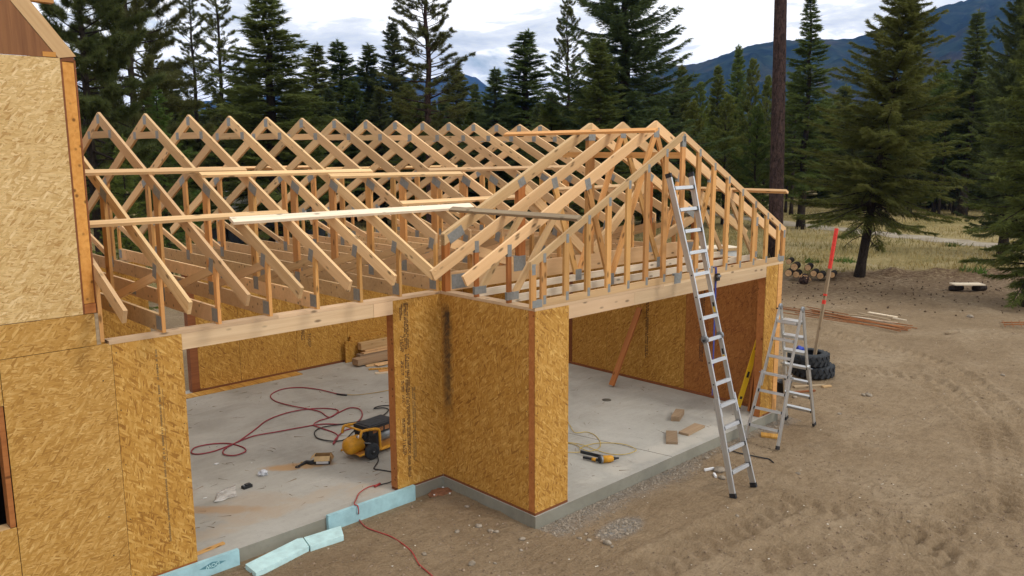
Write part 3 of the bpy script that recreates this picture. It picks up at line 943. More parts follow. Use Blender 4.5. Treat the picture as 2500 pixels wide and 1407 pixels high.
def on_face(c, face, turn=0.0):
    """matrix: text lying on a wall face whose normal points to -y or -x; turn rotates it in its plane"""
    if face == 'y': R = Matrix(((1, 0, 0, 0), (0, 0, -1, 0), (0, 1, 0, 0), (0, 0, 0, 1)))
    else: R = Matrix(((0, 0, -1, 0), (-1, 0, 0, 0), (0, 1, 0, 0), (0, 0, 0, 1)))
    return Matrix.Translation(c) @ R @ Matrix.Rotation(turn, 4, 'Z')


def stamp(s, size, c, face, turn, mat, parent):
    o = obj('printed_mark', text_me(s, size, mat), parent, on_face(Vector([float(q) for q in c]), face, turn))
    return o


def smudge(c, face, length, width, mat, parent, seed, rows=3):
    """rows of tiny illegible print running downwards"""
    r = random.Random(seed); geos = []
    for k in range(rows):
        s = -length / 2
        while s < length / 2:
            w = r.uniform(0.006, 0.022); hgt = r.uniform(0.5, 0.85) * width / rows
            if r.random() < 0.78:
                geos.append(boxgeo((s + w / 2, (k - (rows - 1) / 2) * width / rows, 0), (w * 0.75, hgt, 0.0008)))
            s += w
    V, F = merge(*geos)
    return obj('printed_mark', mesh('printed_mark', V, F, mat), parent, on_face(Vector([float(q) for q in c]), face, -math.pi / 2))


yo = -0.0008
for zc in (2.02, 0.60):
    stamp('716SIP', 0.085, (-0.665, yo, zc), 'y', -math.pi / 2, MAT['ink'], pan_r)
stamp('APA', 0.06, (-0.665, yo, 1.27), 'y', -math.pi / 2, MAT['ink'], pan_r)
for zc, ln, w, sd in ((2.25, 0.62, 0.075, 1), (1.62, 0.5, 0.075, 2), (1.0, 0.8, 0.06, 3), (0.42, 0.5, 0.05, 4)):
    smudge((-0.585, yo, zc), 'y', ln, w, MAT['ink'], pan_r, sd)
for zc, ln, sd in ((2.45, 0.2, 5), (1.7, 0.18, 6), (1.45, 0.14, 7), (0.9, 0.2, 8)):
    smudge((-0.665, yo, zc), 'y', ln, 0.05, MAT['ink'], pan_r, sd, 2)
for zc, ln, sd in ((1.15, 0.5, 9), (0.62, 0.5, 10)):
    smudge((-0.49, yo, zc), 'y', ln, 0.06, MAT['ink_soft'], pan_r, sd, 2)
# faded print on the left pier
for zc, ln, sd in ((2.25, 0.5, 11), (1.62, 0.7, 12), (0.95, 0.6, 13), (0.5, 0.3, 14)):
    smudge((-3.80, yo, zc), 'y', ln, 0.028, MAT['ink_soft'], pan_l, sd, 1)
beam('pencil_line', (-3.77, yo, 1.25), (-3.765, yo, 2.05), 0.0008, 0.004, MAT['ink_soft'], pan_l, (1, 0, 0))
# inside sheets
ip = [o for o in G.children if o.name.startswith('strand_board')]
xo = 5.8992
smudge((xo, 0.92, 1.35), 'x', 1.7, 0.075, MAT['ink'], G, 21, 2)
smudge((xo, -0.33, 1.45), 'x', 1.6, 0.10, MAT['ink'], G, 22, 3)
stamp('716SIP', 0.10, (xo, -0.43, 1.38), 'x', -math.pi / 2, MAT['ink_red'], G)
smudge((1.38 + 0.14, 6.4992, 1.6), 'y', 1.9, 0.09, MAT['ink'], G, 23, 3)
stamp('716SIP', 0.11, (1.66, 6.4992, 0.62), 'y', -math.pi / 2, MAT['ink'], G)
stamp('716SIP', 0.11, (1.66, 6.4992, 2.1), 'y', -math.pi / 2, MAT['ink'], G)

# ------------------------------------------------------------------ house at the left
HX = -4.232
# screw heads along the sheet edges
def screws(x, y, zs, face='y'):
    for z_ in zs:
        lathe('fastener', [(0.006, 0), (0.006, 0.002)], axis_to((x, y, z_), (0, -1, 0) if face == 'y' else (-1, 0, 0)), MAT['black'], G, 7)


zs_ = [0.12 + 0.302 * k + random.uniform(-.02, .02) for k in range(9)]
screws(0.04, -1.8092, zs_); screws(0.57, -1.8092, zs_[::2]); screws(-0.75, -0.0002, zs_[1::2]); screws(-4.19, -0.0002, zs_[::2]); screws(-3.56, -0.0002, zs_[1::2]); screws(-0.0002, -1.66, zs_[::2], 'x')
HS = thing('house', 'tall unfinished strand-board house end with orange corner post and raked top plate', 'house', (-6.5, 0.2, 0))
# lower wall, beside a window gap
panel('strand_board', -5.208, HX, 0.10, 2.622, 0.0, 'y', MAT['osb_low'], HS)
panel('strand_board', -6.44, -5.214, 2.19, 2.622, 0.0, 'y', MAT['osb_low'], HS)
panel('strand_board', -6.44, -5.214, 0.10, 0.985, 0.0, 'y', MAT['osb_low'], HS)
panel('strand_board', -7.68, -6.446, 0.10, 2.622, 0.0, 'y', MAT['osb_low'], HS)
panel('strand_board', -9.2, -7.686, 0.10, 2.622, 0.0, 'y', MAT['osb_low'], HS)
box('window_jamb', -5.262, -5.216, 0.0115, 0.16, 0.99, 2.185, MAT['red'], HS)
box('window_jamb', -6.438, -6.39, 0.0115, 0.16, 0.99, 2.185, MAT['red'], HS)
box('window_sill', -6.388, -5.264, 0.012, 0.16, 0.955, 0.987, MAT['pale'], HS)
box('window_head', -6.388, -5.264, 0.012, 0.16, 2.188, 2.22, MAT['red'], HS)
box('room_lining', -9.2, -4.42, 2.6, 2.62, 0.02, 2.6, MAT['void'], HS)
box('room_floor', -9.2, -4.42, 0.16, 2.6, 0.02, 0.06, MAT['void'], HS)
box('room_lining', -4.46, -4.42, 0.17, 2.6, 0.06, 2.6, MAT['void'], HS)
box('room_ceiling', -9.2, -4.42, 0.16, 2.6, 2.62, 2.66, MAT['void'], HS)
box('bottom_plate', -9.2, -4.30, 0.006, 0.15, 0.02, 0.096, MAT['plate_red'], HS)
box('foundation', -9.2, -4.325, 0.0, 6.7, -0.4, 0.0, MAT['concrete'], HS)
# rim band
panel('strand_board', -9.2, -4.362, 2.628, 2.945, 0.004, 'y', MAT['osb_low'], HS)
box('rim_end', -4.36, -4.322, 0.006, 0.15, 2.6285, 2.944, MAT['grey'], HS)
# upper wall
UZ, UX = 2.952, -4.462
yb = 0.045
upper = panel('strand_board', -9.2, UX, UZ, 5.378, 0.0, 'y', MAT['osb_house'], HS)
box('strand_edge', UX + 0.002, UX + 0.018, 0.0045, 0.16, UZ, 5.37, MAT['plate_red'], HS)
pa, pb = -4.441, -4.338
prism('corner_post', [(pa, 0.012), (pb, 0.030), (pb, 0.165), (pa, 0.165)], 2.30, ((1, 0, 0), (0, 1, 0)), (0, 0, 4.20), MAT['post'], HS, (0, 1))
box('sole_block', pa, pb, 0.010, 0.165, UZ, 3.045, MAT['red'], HS)
box('cap_block', pa, pb, 0.012, 0.165, 5.355, 5.40, MAT['plate_red'], HS)
box('strand_edge', pb + 0.003, pb + 0.017, 0.028, 0.175, UZ, 5.37, MAT['plate_red'], HS)
box('side_wall', -4.32 - 0.14, -4.325, 0.18, 6.7, 0.03, 5.2, MAT['osb_low'], HS)
# raked plate along the slope, its broad face turned to the yard
sl = 1.352
def rk(x, z, up_): return (x - up_, z + up_ * sl)
prism('rake_plate', [rk(-4.470, 5.381, 0), rk(-4.318, 5.405, 0), rk(-4.318, 5.405, 3.0), rk(-4.470, 5.381, 3.0)], 0.05, ((1, 0, 0), (0, 0, 1)), (0, 0.03, 0), MAT['pale'], HS, (-1, sl))
prism('plywood_gusset', [(-9.0, 5.383), (-4.476, 5.383), (-7.3, 5.383 + 2.824 * sl), (-9.0, 5.383 + 2.824 * sl)], 0.02, ((1, 0, 0), (0, 0, 1)), (0, 0.02, 0), MAT['ply_red'], HS, (0, 1))
box('nailer_block', -4.60, -4.49, 0.0035, 0.03, 5.386, 5.43, MAT['post'], HS)
ro = P(108, 5, 'y', 0.25)
beam('lookout', (ro[0] - 0.6, 0.25, ro[2] + 0.012), (ro[0] + 0.07, 0.25, ro[2] + 0.006), 0.09, 0.03, MAT['gold'], HS)
# a few fastener heads on the lower sheets
for (u, w) in [(252, 930), (264, 1146), (266, 1262), (278, 1356)]:
    q = P(u, w, 'y', -0.001); lathe('fastener', [(0.007, 0), (0.007, 0.002)], axis_to((q[0], -0.0015, q[2]), (0, -1, 0)), MAT['black'], HS, 8)

# ------------------------------------------------------------------ roof trusses
TK = 0.6096
X0 = -0.0404
RY, RZ, MS = 3.395, 5.056, 0.481        # main ridge, slope
ca = 1 / math.hypot(1, MS); sa = MS * ca


def plate(parent, u, z, w, h, rot, plane, off, th=0.0415, sub=None):
    """steel connector plate through both faces of a truss; (u,z) in the truss plane"""
    if plane == 'y': o3 = Vector((off, u, z)); A = Vector((0, 1, 0))
    else: o3 = Vector((u, off, z)); A = Vector((1, 0, 0))
    d = A * math.cos(rot) + Vector((0, 0, 1)) * math.sin(rot)
    m, L = frame(o3 - d * w / 2, o3 + d * w / 2, (0, 0, 1) if abs(d.z) < 0.99 else tuple(A))
    return obj('connector_plate', boxme(w, th, h, MAT['plate'], 'connector_plate'), parent, m)


def top_chord(parent, t0, z0, rt, rz, dep, tail, plane, off, mat, th, side):
    """side=+1 front/left half, -1 mirrored about rt. tail: top edge starts at t0"""
    s = (rz - z0) / (rt - t0); c_ = 1 / math.hypot(1, s); n_ = s * c_
    if tail: low = (t0 + dep * n_, z0 - dep * c_)
    else: low = (t0, z0 - dep / c_)
    poly = [(t0, z0), (rt, rz), (rt, rz - dep / c_), low]
    if side < 0: poly = [(2 * rt - p[0], p[1]) for p in poly]
    A = (0, 1, 0) if plane == 'y' else (1, 0, 0)
    org = (off, 0, 0) if plane == 'y' else (0, off, 0)
    al = (1, s) if side > 0 else (-1, s)
    return prism('top_chord', poly, th, (A, (0, 0, 1)), org, mat, parent, al)


def member(name, parent, p, q, dep, th, plane, off, mat):
    if plane == 'y': a, b = (off, p[0], p[1]), (off, q[0], q[1]); hint = (0, -(q[1] - p[1]), q[0] - p[0])
    else: a, b = (p[0], off, p[1]), (q[0], off, q[1]); hint = (-(q[1] - p[1]), 0, q[0] - p[0])
    return beam(name, a, b, th, dep, mat, parent, hint)


def main_truss(x, tail, label):
    T = thing('roof_truss', label, 'roof truss', (x, 0, H), 'main roof trusses of the garage')
    zc = lambda y: RZ - MS * abs(RY - y)
    for s in (1, -1):
        mir = (lambda y: y) if s > 0 else (lambda y: 2 * RY - y)
        tl = tail or s < 0
        t0 = -0.737 if tl else 0.004
        top_chord(T, t0, zc(t0), RY - 0.0006, RZ, 0.14, tl, 'y', x, MAT['pale'], 0.038, s)
        vb = 3.424 - 0.155
        member('heel_post', T, (mir(0.032), H + 0.0005), (mir(0.032), vb + 0.03), 0.064, 0.0368, 'y', x, MAT['gold'])
        member('knee_post', T, (mir(1.57), 2.80), (mir(1.57), zc(1.57) - 0.12), 0.14, 0.0362, 'y', x, MAT['gold'])
        member('brace', T, (mir(0.09), 3.245), (mir(1.50), 2.835), 0.089, 0.0356, 'y', x, MAT['pale'])
        sl_ = math.atan(MS) * s
        plate(T, mir(0.085), 2.745, 0.14, 0.15, 0, 'y', x)
        plate(T, mir(0.10), 3.295, 0.10, 0.15, sl_ * 0.0 + 0.25 * s, 'y', x)
        plate(T, mir(1.50), zc(1.50) - 0.10, 0.21, 0.115, sl_, 'y', x)
        plate(T, mir(1.55), 2.80, 0.13, 0.17, 0, 'y', x, 0.0409)
        plate(T, mir(RY - 0.42), 4.757, 0.105, 0.105, 0, 'y', x, 0.0409)
    box('bottom_chord', x - 0.0186, x + 0.0186, 0.066, 2 * RY - 0.066, H + 0.001, H + 0.186, MAT['pale'], T)
    member('collar_tie', T, (RY - 0.50, 4.757), (RY + 0.50, 4.757), 0.092, 0.0364, 'y', x, MAT['pale'])
    plate(T, RY, 4.965, 0.11, 0.12, 0, 'y', x)
    plate(T, 2.55, H + 0.095, 0.15, 0.14, 0, 'y', x, 0.0412)
    return T


ORD = ['first', 'second', 'third', 'fourth', 'fifth', 'sixth', 'seventh', 'eighth', 'ninth', 'tenth', 'eleventh', 'twelfth', 'thirteenth', 'fourteenth', 'fifteenth', 'sixteenth', 'seventeenth']
proto_a = main_truss(X0 - 7 * TK, True, 'main roof truss with overhanging rafter tail, first one beside the house')
proto_b = None
for k in range(-6, 10):
    x = X0 + k * TK
    lab = 'main roof truss %s, %s one from the house' % ('with overhanging rafter tail' if k < 0 else 'ending plumb at the wing girder', ORD[k + 7])
    if k < 0:
        o = copy_tree(proto_a, None, Matrix.Translation((x + random.uniform(-.006, .006), 0, H)))
    elif proto_b is None:
        o = proto_b = main_truss(x, False, lab)
    else:
        o = copy_tree(proto_b, None, Matrix.Translation((x + random.uniform(-.006, .006), 0, H)))
    o['label'] = lab

# wing trusses (span along x)
WX, WZ, WS = 2.985, 4.943, 0.507


def wing_truss(y, label):
    T = thing('roof_truss', label, 'roof truss', (0, y, H), 'trusses of the garage wing')
    zc = lambda x: WZ - WS * abs(WX - x)
    for s in (1, -1):
        mir = (lambda x: x) if s > 0 else (lambda x: 2 * WX - x)
        top_chord(T, -0.722, zc(-0.722), WX - 0.0006, WZ, 0.14, True, 'x', y, MAT['pale'], 0.038, s)
        member('heel_post', T, (mir(0.032), H + 0.0005), (mir(0.032), zc(0) - 0.13), 0.064, 0.0368, 'x', y, MAT['red'] if s > 0 else MAT['gold'])
        member('brace', T, (mir(0.10), 2.72), (mir(0.95), zc(0.95) - 0.12), 0.089, 0.0352, 'x', y, MAT['pale'])
        member('web', T, (mir(WX - 0.02), WZ - 0.2), (mir(2.0), 2.72), 0.089, 0.0356 if s > 0 else 0.0346, 'x', y, MAT['gold'])
        member('web', T, (mir(1.49), zc(1.49) - 0.12), (mir(1.98), 2.72), 0.089, 0.036, 'x', y, MAT['gold'])
        plate(T, mir(0.085), 2.735, 0.20, 0.10, 0, 'x', y)
        plate(T, mir(0.03), zc(0.03) - 0.14, 0.07, 0.15, 0, 'x', y)
        plate(T, mir(1.49), zc(1.49) - 0.11, 0.11, 0.15, 0.3 * s, 'x', y)
        plate(T, mir(2.0), 2.735, 0.13, 0.16, 0, 'x', y)
    box('bottom_chord', 0.066, 2 * WX - 0.066, y - 0.0186, y + 0.0186, H + 0.001, H + 0.094, MAT['white'], T)
    plate(T, WX, WZ - 0.17, 0.13, 0.14, 0, 'x', y)
    return T


wing_truss(-1.318, 'wing roof truss with rafter tails, the one next to the studded gable frame')
wing_truss(-0.71, 'wing roof truss with rafter tails, the one next to the girder truss')

# girder truss carrying the main trusses
y = -0.075
T = thing('girder_truss', 'heavy two-ply girder truss with deep bottom chord where wing meets main roof', 'girder truss', (0, y, H))
for s in (1, -1):
    mir = (lambda x: x) if s > 0 else (lambda x: 2 * WX - x)
    zc = lambda x: WZ - WS * abs(WX - x)
    top_chord(T, 0.0, zc(0.0), WX - 0.0006, WZ, 0.14, False, 'x', y, MAT['pale'], 0.076, s)
    member('heel_post', T, (mir(0.045), H + 0.0005), (mir(0.045), zc(0) - 0.02), 0.09, 0.0745, 'x', y, MAT['red'])
    member('post', T, (mir(1.45), 2.86), (mir(1.45), zc(1.45) - 0.1), 0.14, 0.0735, 'x', y, MAT['red'])
    member('web', T, (mir(0.12), 3.3), (mir(1.38), 2.9), 0.14, 0.0725, 'x', y, MAT['pale'])
    member('web', T, (mir(1.52), zc(1.5) - 0.2), (mir(2.9), 2.92), 0.14, 0.0722, 'x', y, MAT['pale'])
    plate(T, mir(0.20), zc(0.20) - 0.12, 0.28, 0.14, math.atan(WS) * s, 'x', y, 0.080)
    plate(T, mir(0.25), 2.77, 0.28, 0.20, 0, 'x', y, 0.0802)
    plate(T, mir(1.45), zc(1.45) - 0.09, 0.14, 0.12, math.atan(WS) * s, 'x', y, 0.080)
    plate(T, mir(1.40), 2.90, 0.24, 0.22, 0, 'x', y, 0.0802)
member('king_post', T, (WX, 2.86), (WX, WZ - 0.2), 0.14, 0.0738, 'x', y, MAT['gold'])
plate(T, WX, WZ - 0.22, 0.16, 0.10, 0, 'x', y, 0.080)
box('bottom_chord', 0.092, 2 * WX - 0.092, y - 0.0372, y + 0.0372, H + 0.001, H + 0.25, MAT['pale'], T)

# studded gable frame
y = -1.789
GP = (3.0, 4.774)
T = thing('gable_truss', 'gable end frame of upright studs above the garage wing door beam', 'gable truss', (0, y, H))
gs = (4.774 - 3.215) / (3.0 + 0.07)
zg2 = lambda x: 4.774 - gs * abs(3.0 - x)
for s in (1, -1): top_chord(T, -0.07, zg2(-0.07), 3.0 - 0.0005, 4.774, 0.089, False, 'x', y, MAT['pale'], 0.038, s)
box('bottom_chord', 0.03, 5.97, y - 0.0188, y + 0.0188, H + 0.001, H + 0.09, MAT['pale'], T)
for n in list(range(-7, 8)):
    xs = 3.0 + 0.4064 * n
    z1 = zg2(xs) - 0.06
    member('stud', T, (xs, H + 0.088), (xs, z1), 0.089, 0.0368, 'x', y, MAT['gold'])
    plate(T, xs + 0.01, H + 0.085, 0.05, 0.11, 0, 'x', y)
    plate(T, xs + 0.01, zg2(xs) - 0.085, 0.05, 0.11, 0, 'x', y)
for xs in (-0.022, 6.022):
    member('stud', T, (xs, H + 0.002), (xs, zg2(xs) - 0.06), 0.089, 0.0372, 'x', y, MAT['gold'])
    plate(T, xs + (0.06 if xs < 1 else -0.06), H + 0.05, 0.17, 0.09, 0, 'x', y)
    plate(T, xs, zg2(xs) - 0.12, 0.06, 0.13, 0, 'x', y)
plate(T, 3.0, 4.64, 0.09, 0.15, 0, 'x', y)
plate(T, 2.93, H + 0.045, 0.16, 0.15, 0, 'x', y, 0.0418)

# ------------------------------------------------------------------ loose bracing boards on the roofs
GRP = 'temporary bracing boards nailed across the trusses'


def roof_board(label, x0, x1, yc, wd, mat='pale', skew=0.0, th=0.036):
    z = lambda yy: 3.424 + MS * (yy if yy < RY else 2 * RY - yy)
    nrm = Vector((0, -sa, ca)) if yc < RY else Vector((0, sa, ca))
    off = nrm * (th / 2 + 0.003)
    p = Vector((x0, yc, z(yc))) + off; q = Vector((x1, yc + skew, z(yc + skew))) + off
    o = beam('brace_board', p, q, wd, th, MAT[mat], None, nrm)
    return tag(o, label, 'board', GRP)


roof_board('pale bracing board on lower roof slope, one end against the orange house post', -4.30, -1.86, 0.685, 0.089)
roof_board('long whitish wide board lying across the lower rafters of main roof', -2.63, 1.08, 0.583, 0.125, 'white', -0.005)
roof_board('pale bracing board between long white board and wing valley, lower slope', -0.08, 2.16, 0.745, 0.089)
roof_board('pale bracing board halfway up main roof, one end touching the house post', -4.02, -1.85, 1.755, 0.089)
roof_board('pinkish bracing board overlapping its neighbours, mid slope, second from the house', -2.51, 0.06, 1.645, 0.089)
roof_board('pale bracing board, mid slope, third from the house', -0.72, 1.68, 1.535, 0.089, 'pale', -0.03)
roof_board('pale bracing board, mid slope, running in under the wing rafters', 1.10, 4.6, 1.635, 0.089)
roof_board('pale bracing board low on main roof inside the wing valley', 3.25, 5.55, 0.91, 0.089)
roof_board('bracing board on far roof slope, end nearest the house', -3.75, -1.9, 5.20, 0.089, 'gold')
roof_board('bracing board on far roof slope, middle of the run', -1.87, 1.2, 5.13, 0.089)
roof_board('bracing board on far roof slope, last of the run', 1.1, 4.7, 5.22, 0.089)


def wing_board(label, y0, y1, xc, wd, mat, side, th=0.036, x1=None):
    z = lambda xx: WZ - WS * abs(WX - xx)
    c_ = 1 / math.hypot(1, WS); s_ = WS * c_
    nrm = Vector((-s_, 0, c_)) if side > 0 else Vector((s_, 0, c_))
    off = nrm * (th / 2 + 0.003)
    x1 = xc if x1 is None else x1
    o = beam('brace_board', Vector((xc, y0, z(xc))) + off, Vector((x1, y1, z(x1))) + off, wd, th, MAT[mat], None, nrm)
    return tag(o, label, 'board', GRP)


wing_board('greyish bracing board low on wing roof, sticking out past the gable frame', 0.36, -2.05, 0.52, 0.089, 'grey', 1)
wing_board('golden board lying just under the wing ridge', 1.50, -1.58, 2.66, 0.089, 'gold', 1)
wing_board('pale board on far side of wing roof, sticking out towards the bare trunk', 0.6, -2.28, 5.13, 0.089, 'pale', -1)
o = beam('brace_board', (3.055, 0.56, 4.455), (3.055, -1.768, 4.445), 0.036, 0.089, MAT['gold'], None)
tag(o, 'golden bracing board on edge running level through the wing trusses', 'board', GRP)

# ------------------------------------------------------------------ ladders
def rung(parent, p, q, w=0.055, h=0.03, mat='alu', hint=(0, 0, 1)):
    o = beam('rung', p, q, w, h, MAT[mat], parent, hint)
    # a ribbed tread: two raised strips
    d = (Vector([float(c) for c in q]) - Vector([float(c) for c in p]))
    return o


def leaning_ladder():
    foot = Vector((2.807, -3.085, GZ + 0.005)); top = Vector((2.78, -1.90, 4.185))
    ax = (top - foot); L = ax.length; ax.normalize()
    side = Vector((1, 0, 0)); side = (side - ax * side.dot(ax)).normalized()
    nrm = side.cross(ax)
    if nrm.y > 0: nrm = -nrm
    T = thing('ladder', 'tall aluminium telescoping ladder leaning against the studded gable frame', 'ladder', foot)
    at_ = lambda s, o, n=0.0: foot + ax * s + side * o + nrm * n
    half = lambda s: 0.205 + 0.062 * max(0.0, (1.35 - s) / 1.35) if s < 1.35 else 0.205 + 0.062 * max(0.0, (s - (L - 1.35)) / 1.35)
    for sg in (-1, 1):
        beam('outer_rail', at_(0.06, sg * half(0)), at_(1.36, sg * 0.207), 0.028, 0.082, MAT['alu'], T, nrm)
        beam('inner_rail', at_(1.10, sg * 0.188), at_(2.16, sg * 0.188), 0.024, 0.066, MAT['alu'], T, nrm)
        beam('inner_rail', at_(2.20, sg * 0.188), at_(L - 1.10, sg * 0.188), 0.024, 0.0655, MAT['alu'], T, nrm)
        beam('outer_rail', at_(L - 1.36, sg * 0.207), at_(L - 0.03, sg * half(L)), 0.028, 0.082, MAT['alu'], T, nrm)
        beam('foot', at_(0.0, sg * (half(0) + 0.001)), at_(0.065, sg * (half(0) - 0.001)), 0.036, 0.096, MAT['black'], T, nrm)
        beam('end_cap', at_(L - 0.04, sg * half(L)), at_(L + 0.02, sg * (half(L) + 0.002)), 0.036, 0.09, MAT['black'], T, nrm)
        lathe('hinge', [(0.035, -0.016), (0.056, -0.014), (0.056, 0.014), (0.035, 0.016)], axis_to(at_(2.18, sg * 0.19), side), MAT['steel'], T, 16)
        lathe('hinge_knob', [(0.018, 0.0), (0.016, 0.03)], axis_to(at_(2.17, sg * 0.205), side * sg), MAT['black'], T, 10)
    s = 0.33; i = 0
    while s < L - 0.05 and i < 14:
        w = half(s) if (s < 1.3 or s > L - 1.3) else 0.188
        lock = i in (3, 10)
        hw = (w - 0.012)
        r = beam('rung', at_(s, -hw), at_(s, hw), 0.066 if not lock else 0.10, 0.042, MAT['alu'], T, ax)
        for k in (-0.016, 0.016):
            m_ = beam('tread_rib', at_(s + 0.0235, -hw + 0.012, k), at_(s + 0.0235, hw - 0.012, k), 0.018, 0.005, MAT['alu'], r, ax)
        if s < 1.3 or s > L - 1.3 or lock:
            for sg in (-1, 1):
                beam('rung_bracket', at_(s - 0.026, sg * (hw - 0.01)), at_(s + 0.026, sg * (hw - 0.01)), 0.030, 0.075, MAT['black'], r, nrm)
        else:
            for sg in (-1, 1):
                lathe('rivet', [(0.012, 0), (0.010, 0.004)], axis_to(at_(s, sg * 0.201), side * sg), MAT['black'], r, 8)
        s += 0.305; i += 1
    for sp_, c in ((2.55, 'levely'), (1.86, 'levely'), (2.61, 'black'), (1.95, 'black')):
        beam('warning_label', at_(sp_ - 0.04, 0.1755, 0.0), at_(sp_ + 0.04, 0.1755, 0.0), 0.0012, 0.03, MAT[c], T, nrm)


leaning_ladder()


def step_ladder():
    T = thing('ladder', 'aluminium ladder opened as an A-frame step ladder beside the tyres', 'ladder', (5.37, -2.3, GZ))
    tops = [Vector((5.36, -2.15, 1.99)), Vector((5.36, -2.53, 1.985))]
    ff = [Vector((4.59, -2.045, GZ + 0.01)), Vector((4.63, -2.60, GZ + 0.01))]
    rf = [Vector((6.14, -1.96, GZ + 0.01)), Vector((6.15, -2.465, GZ + 0.01))]
    for feet, dx_, nm in ((ff, -0.02, 'front'), (rf, 0.02, 'rear')):
        axes = []
        for a, b in zip(feet, tops):
            b = b + Vector((dx_, 0, 0)); ax = (b - a).normalized(); axes.append((a, b, ax))
        ym = (tops[0].y + tops[1].y) / 2
        for a, b, ax in axes:
            sg = 1 if a.y > ym else -1
            L = (b - a).length
            m1 = a + ax * 1.2
            inn = Vector((0, -sg * 0.028, 0))
            hint = Vector((1, 0, 0)) - ax * ax.x
            beam('outer_rail', a + ax * 0.05, m1, 0.026, 0.07, MAT['alu'], T, hint)
            beam('inner_rail', a + ax * 0.95 + inn, b, 0.023, 0.06, MAT['alu'], T, hint)
            beam('foot', a, a + ax * 0.06, 0.034, 0.084, MAT['black'], T, hint)
        L = (axes[0][1] - axes[0][0]).length
        n = 7
        for i in range(n):
            s = 0.29 + i * 0.29
            if s > L - 0.08: break
            f = s / L
            p = axes[0][0].lerp(axes[0][1], f); q = axes[1][0].lerp(axes[1][1], f)
            d = (q - p).normalized()
            ex = 0.012 if s < 1.2 else 0.035
            p2, q2 = p + d * ex, q - d * ex
            r = beam('rung', p2, q2, 0.052 if i < 4 else 0.075, 0.046, MAT['alu'], T, axes[0][2])
            if i < 4:
                for e_, dd in ((p2, d), (q2, -d)):
                    beam('rung_bracket', e_ - dd * 0.004, e_ + dd * 0.022, 0.06, 0.045, MAT['black'], r, axes[0][2])
            if i == 3:
                for e_, dd in ((p, -d), (q, d)):
                    lathe('lock_pin', [(0.010, 0), (0.010, 0.05)], axis_to(e_ + dd * 0.01, dd), MAT['steel'], r, 8)
    for b in tops:
        lathe('hinge', [(0.03, -0.016), (0.052, -0.013), (0.052, 0.013), (0.03, 0.016)], axis_to(b + Vector((0, 0, 0.01)), (0, 1, 0)), MAT['steel'], T, 16)
    p, q = tops
    lathe('lock_pin', [(0.014, 0), (0.014, 0.05)], axis_to(p + Vector((0, 0.02, -0.03)), (0, 1, 0)), MAT['black'], T, 8)


step_ladder()

# ------------------------------------------------------------------ tyres, stake, bucket
def tyre(c, label, ro=0.43, w=0.25, phase=0.0):
    T = thing('tyre', label, 'tyre', c)
    ri = 0.24
    prof = []
    m = Matrix.Translation(Vector(c))
    pts = [(ri, 0.02), (ri + 0.04, 0.0), (ro - 0.07, 0.0), (ro - 0.02, 0.03), (ro - 0.02, w - 0.03), (ro - 0.07, w), (ri + 0.04, w), (ri, w - 0.02), (ri + 0.02, w - 0.05), (ri + 0.06, w * 0.5), (ri + 0.02, 0.05), (ri, 0.02)]
    seg = 36; V, F = [], []
    for r, h in pts[:-1]:
        for k in range(seg):
            a = 2 * math.pi * k / seg; V.append(m @ Vector((r * math.cos(a), r * math.sin(a), h)))
    n = len(pts) - 1
    for i in range(n):
        for k in range(seg): F.append((i * seg + k, i * seg + (k + 1) % seg, ((i + 1) % n) * seg + (k + 1) % seg, ((i + 1) % n) * seg + k))
    _loc('casing', V, F, MAT['rubber'], T, True)
    geos = []
    for k in range(20):
        for row, z0 in ((0, 0.045), (1, w - 0.045)):
            a = 2 * math.pi * (k + 0.5 * row) / 20 + phase
            R = Matrix.Rotation(a, 4, 'Z') @ Matrix.Rotation(0.5 if row else -0.5, 4, 'X')
            geos.append(boxgeo(Vector(c) + Vector((math.cos(a) * (ro - 0.018), math.sin(a) * (ro - 0.018), z0 + (0.035 if row == 0 else -0.035))), (0.034, 0.06, 0.13), 0, R))
    V, F = merge(*geos)
    _loc('tread', V, F, MAT['rubber'], T)
    return T


tc_ = P(1983, 900, 'z', GZ + 0.1)
tyre((9.22, -0.93, GZ + 0.005), 'dirty black knobbly tyre, the lower one of the stack')
tyre((9.12, -0.86, GZ + 0.262), 'black knobbly tyre on top of the stack with stake standing in it', 0.42, 0.25, 0.2)
# stake
s0 = Vector((9.22, -0.93, 0.10)); tp = P(2043, 556, 'x', 9.72)
tpv = Vector([float(c) for c in tp])
T = thing('stake', 'long wooden stake with red painted top leaning out of the tyres', 'stake', s0)
d = (tpv - s0); L = d.length; d.normalize()
beam('shaft', s0, s0 + d * (L * 0.70), 0.058, 0.058, MAT['grey'], T, (1, 0, 0))
beam('painted_end', s0 + d * (L * 0.7002), s0 + d * (L - 0.02), 0.060, 0.060, MAT['redpaint'], T, (1, 0, 0))
beam('bare_tip', s0 + d * (L - 0.0199), s0 + d * L, 0.055, 0.055, MAT['pale'], T, (1, 0, 0))
for f0, f1 in ((0.50, 0.515), (0.44, 0.47)):
    beam('paint_smear', s0 + d * L * f0, s0 + d * L * f1, 0.0592, 0.0592, MAT['redpaint'], T, (1, 0, 0))
# crumpled blue wrapper in the tyre
def blob(name, c, r, mat, seed, sq=(1, 1, 1), parent=None, sub=2, amp=0.35):
    bm = bmesh.new(); bmesh.ops.create_icosphere(bm, subdivisions=sub, radius=1.0)
    rr = random.Random(seed)
    for v in bm.verts:
        k = 1 + rr.uniform(-amp, amp)
        v.co = Vector((v.co.x * sq[0], v.co.y * sq[1], v.co.z * sq[2])) * (r * k)
    me = bpy.data.meshes.new(name); bm.to_mesh(me); bm.free(); me.materials.append(mat)
    return obj(name, me, parent, Matrix.Translation(Vector([float(q) for q in c])))


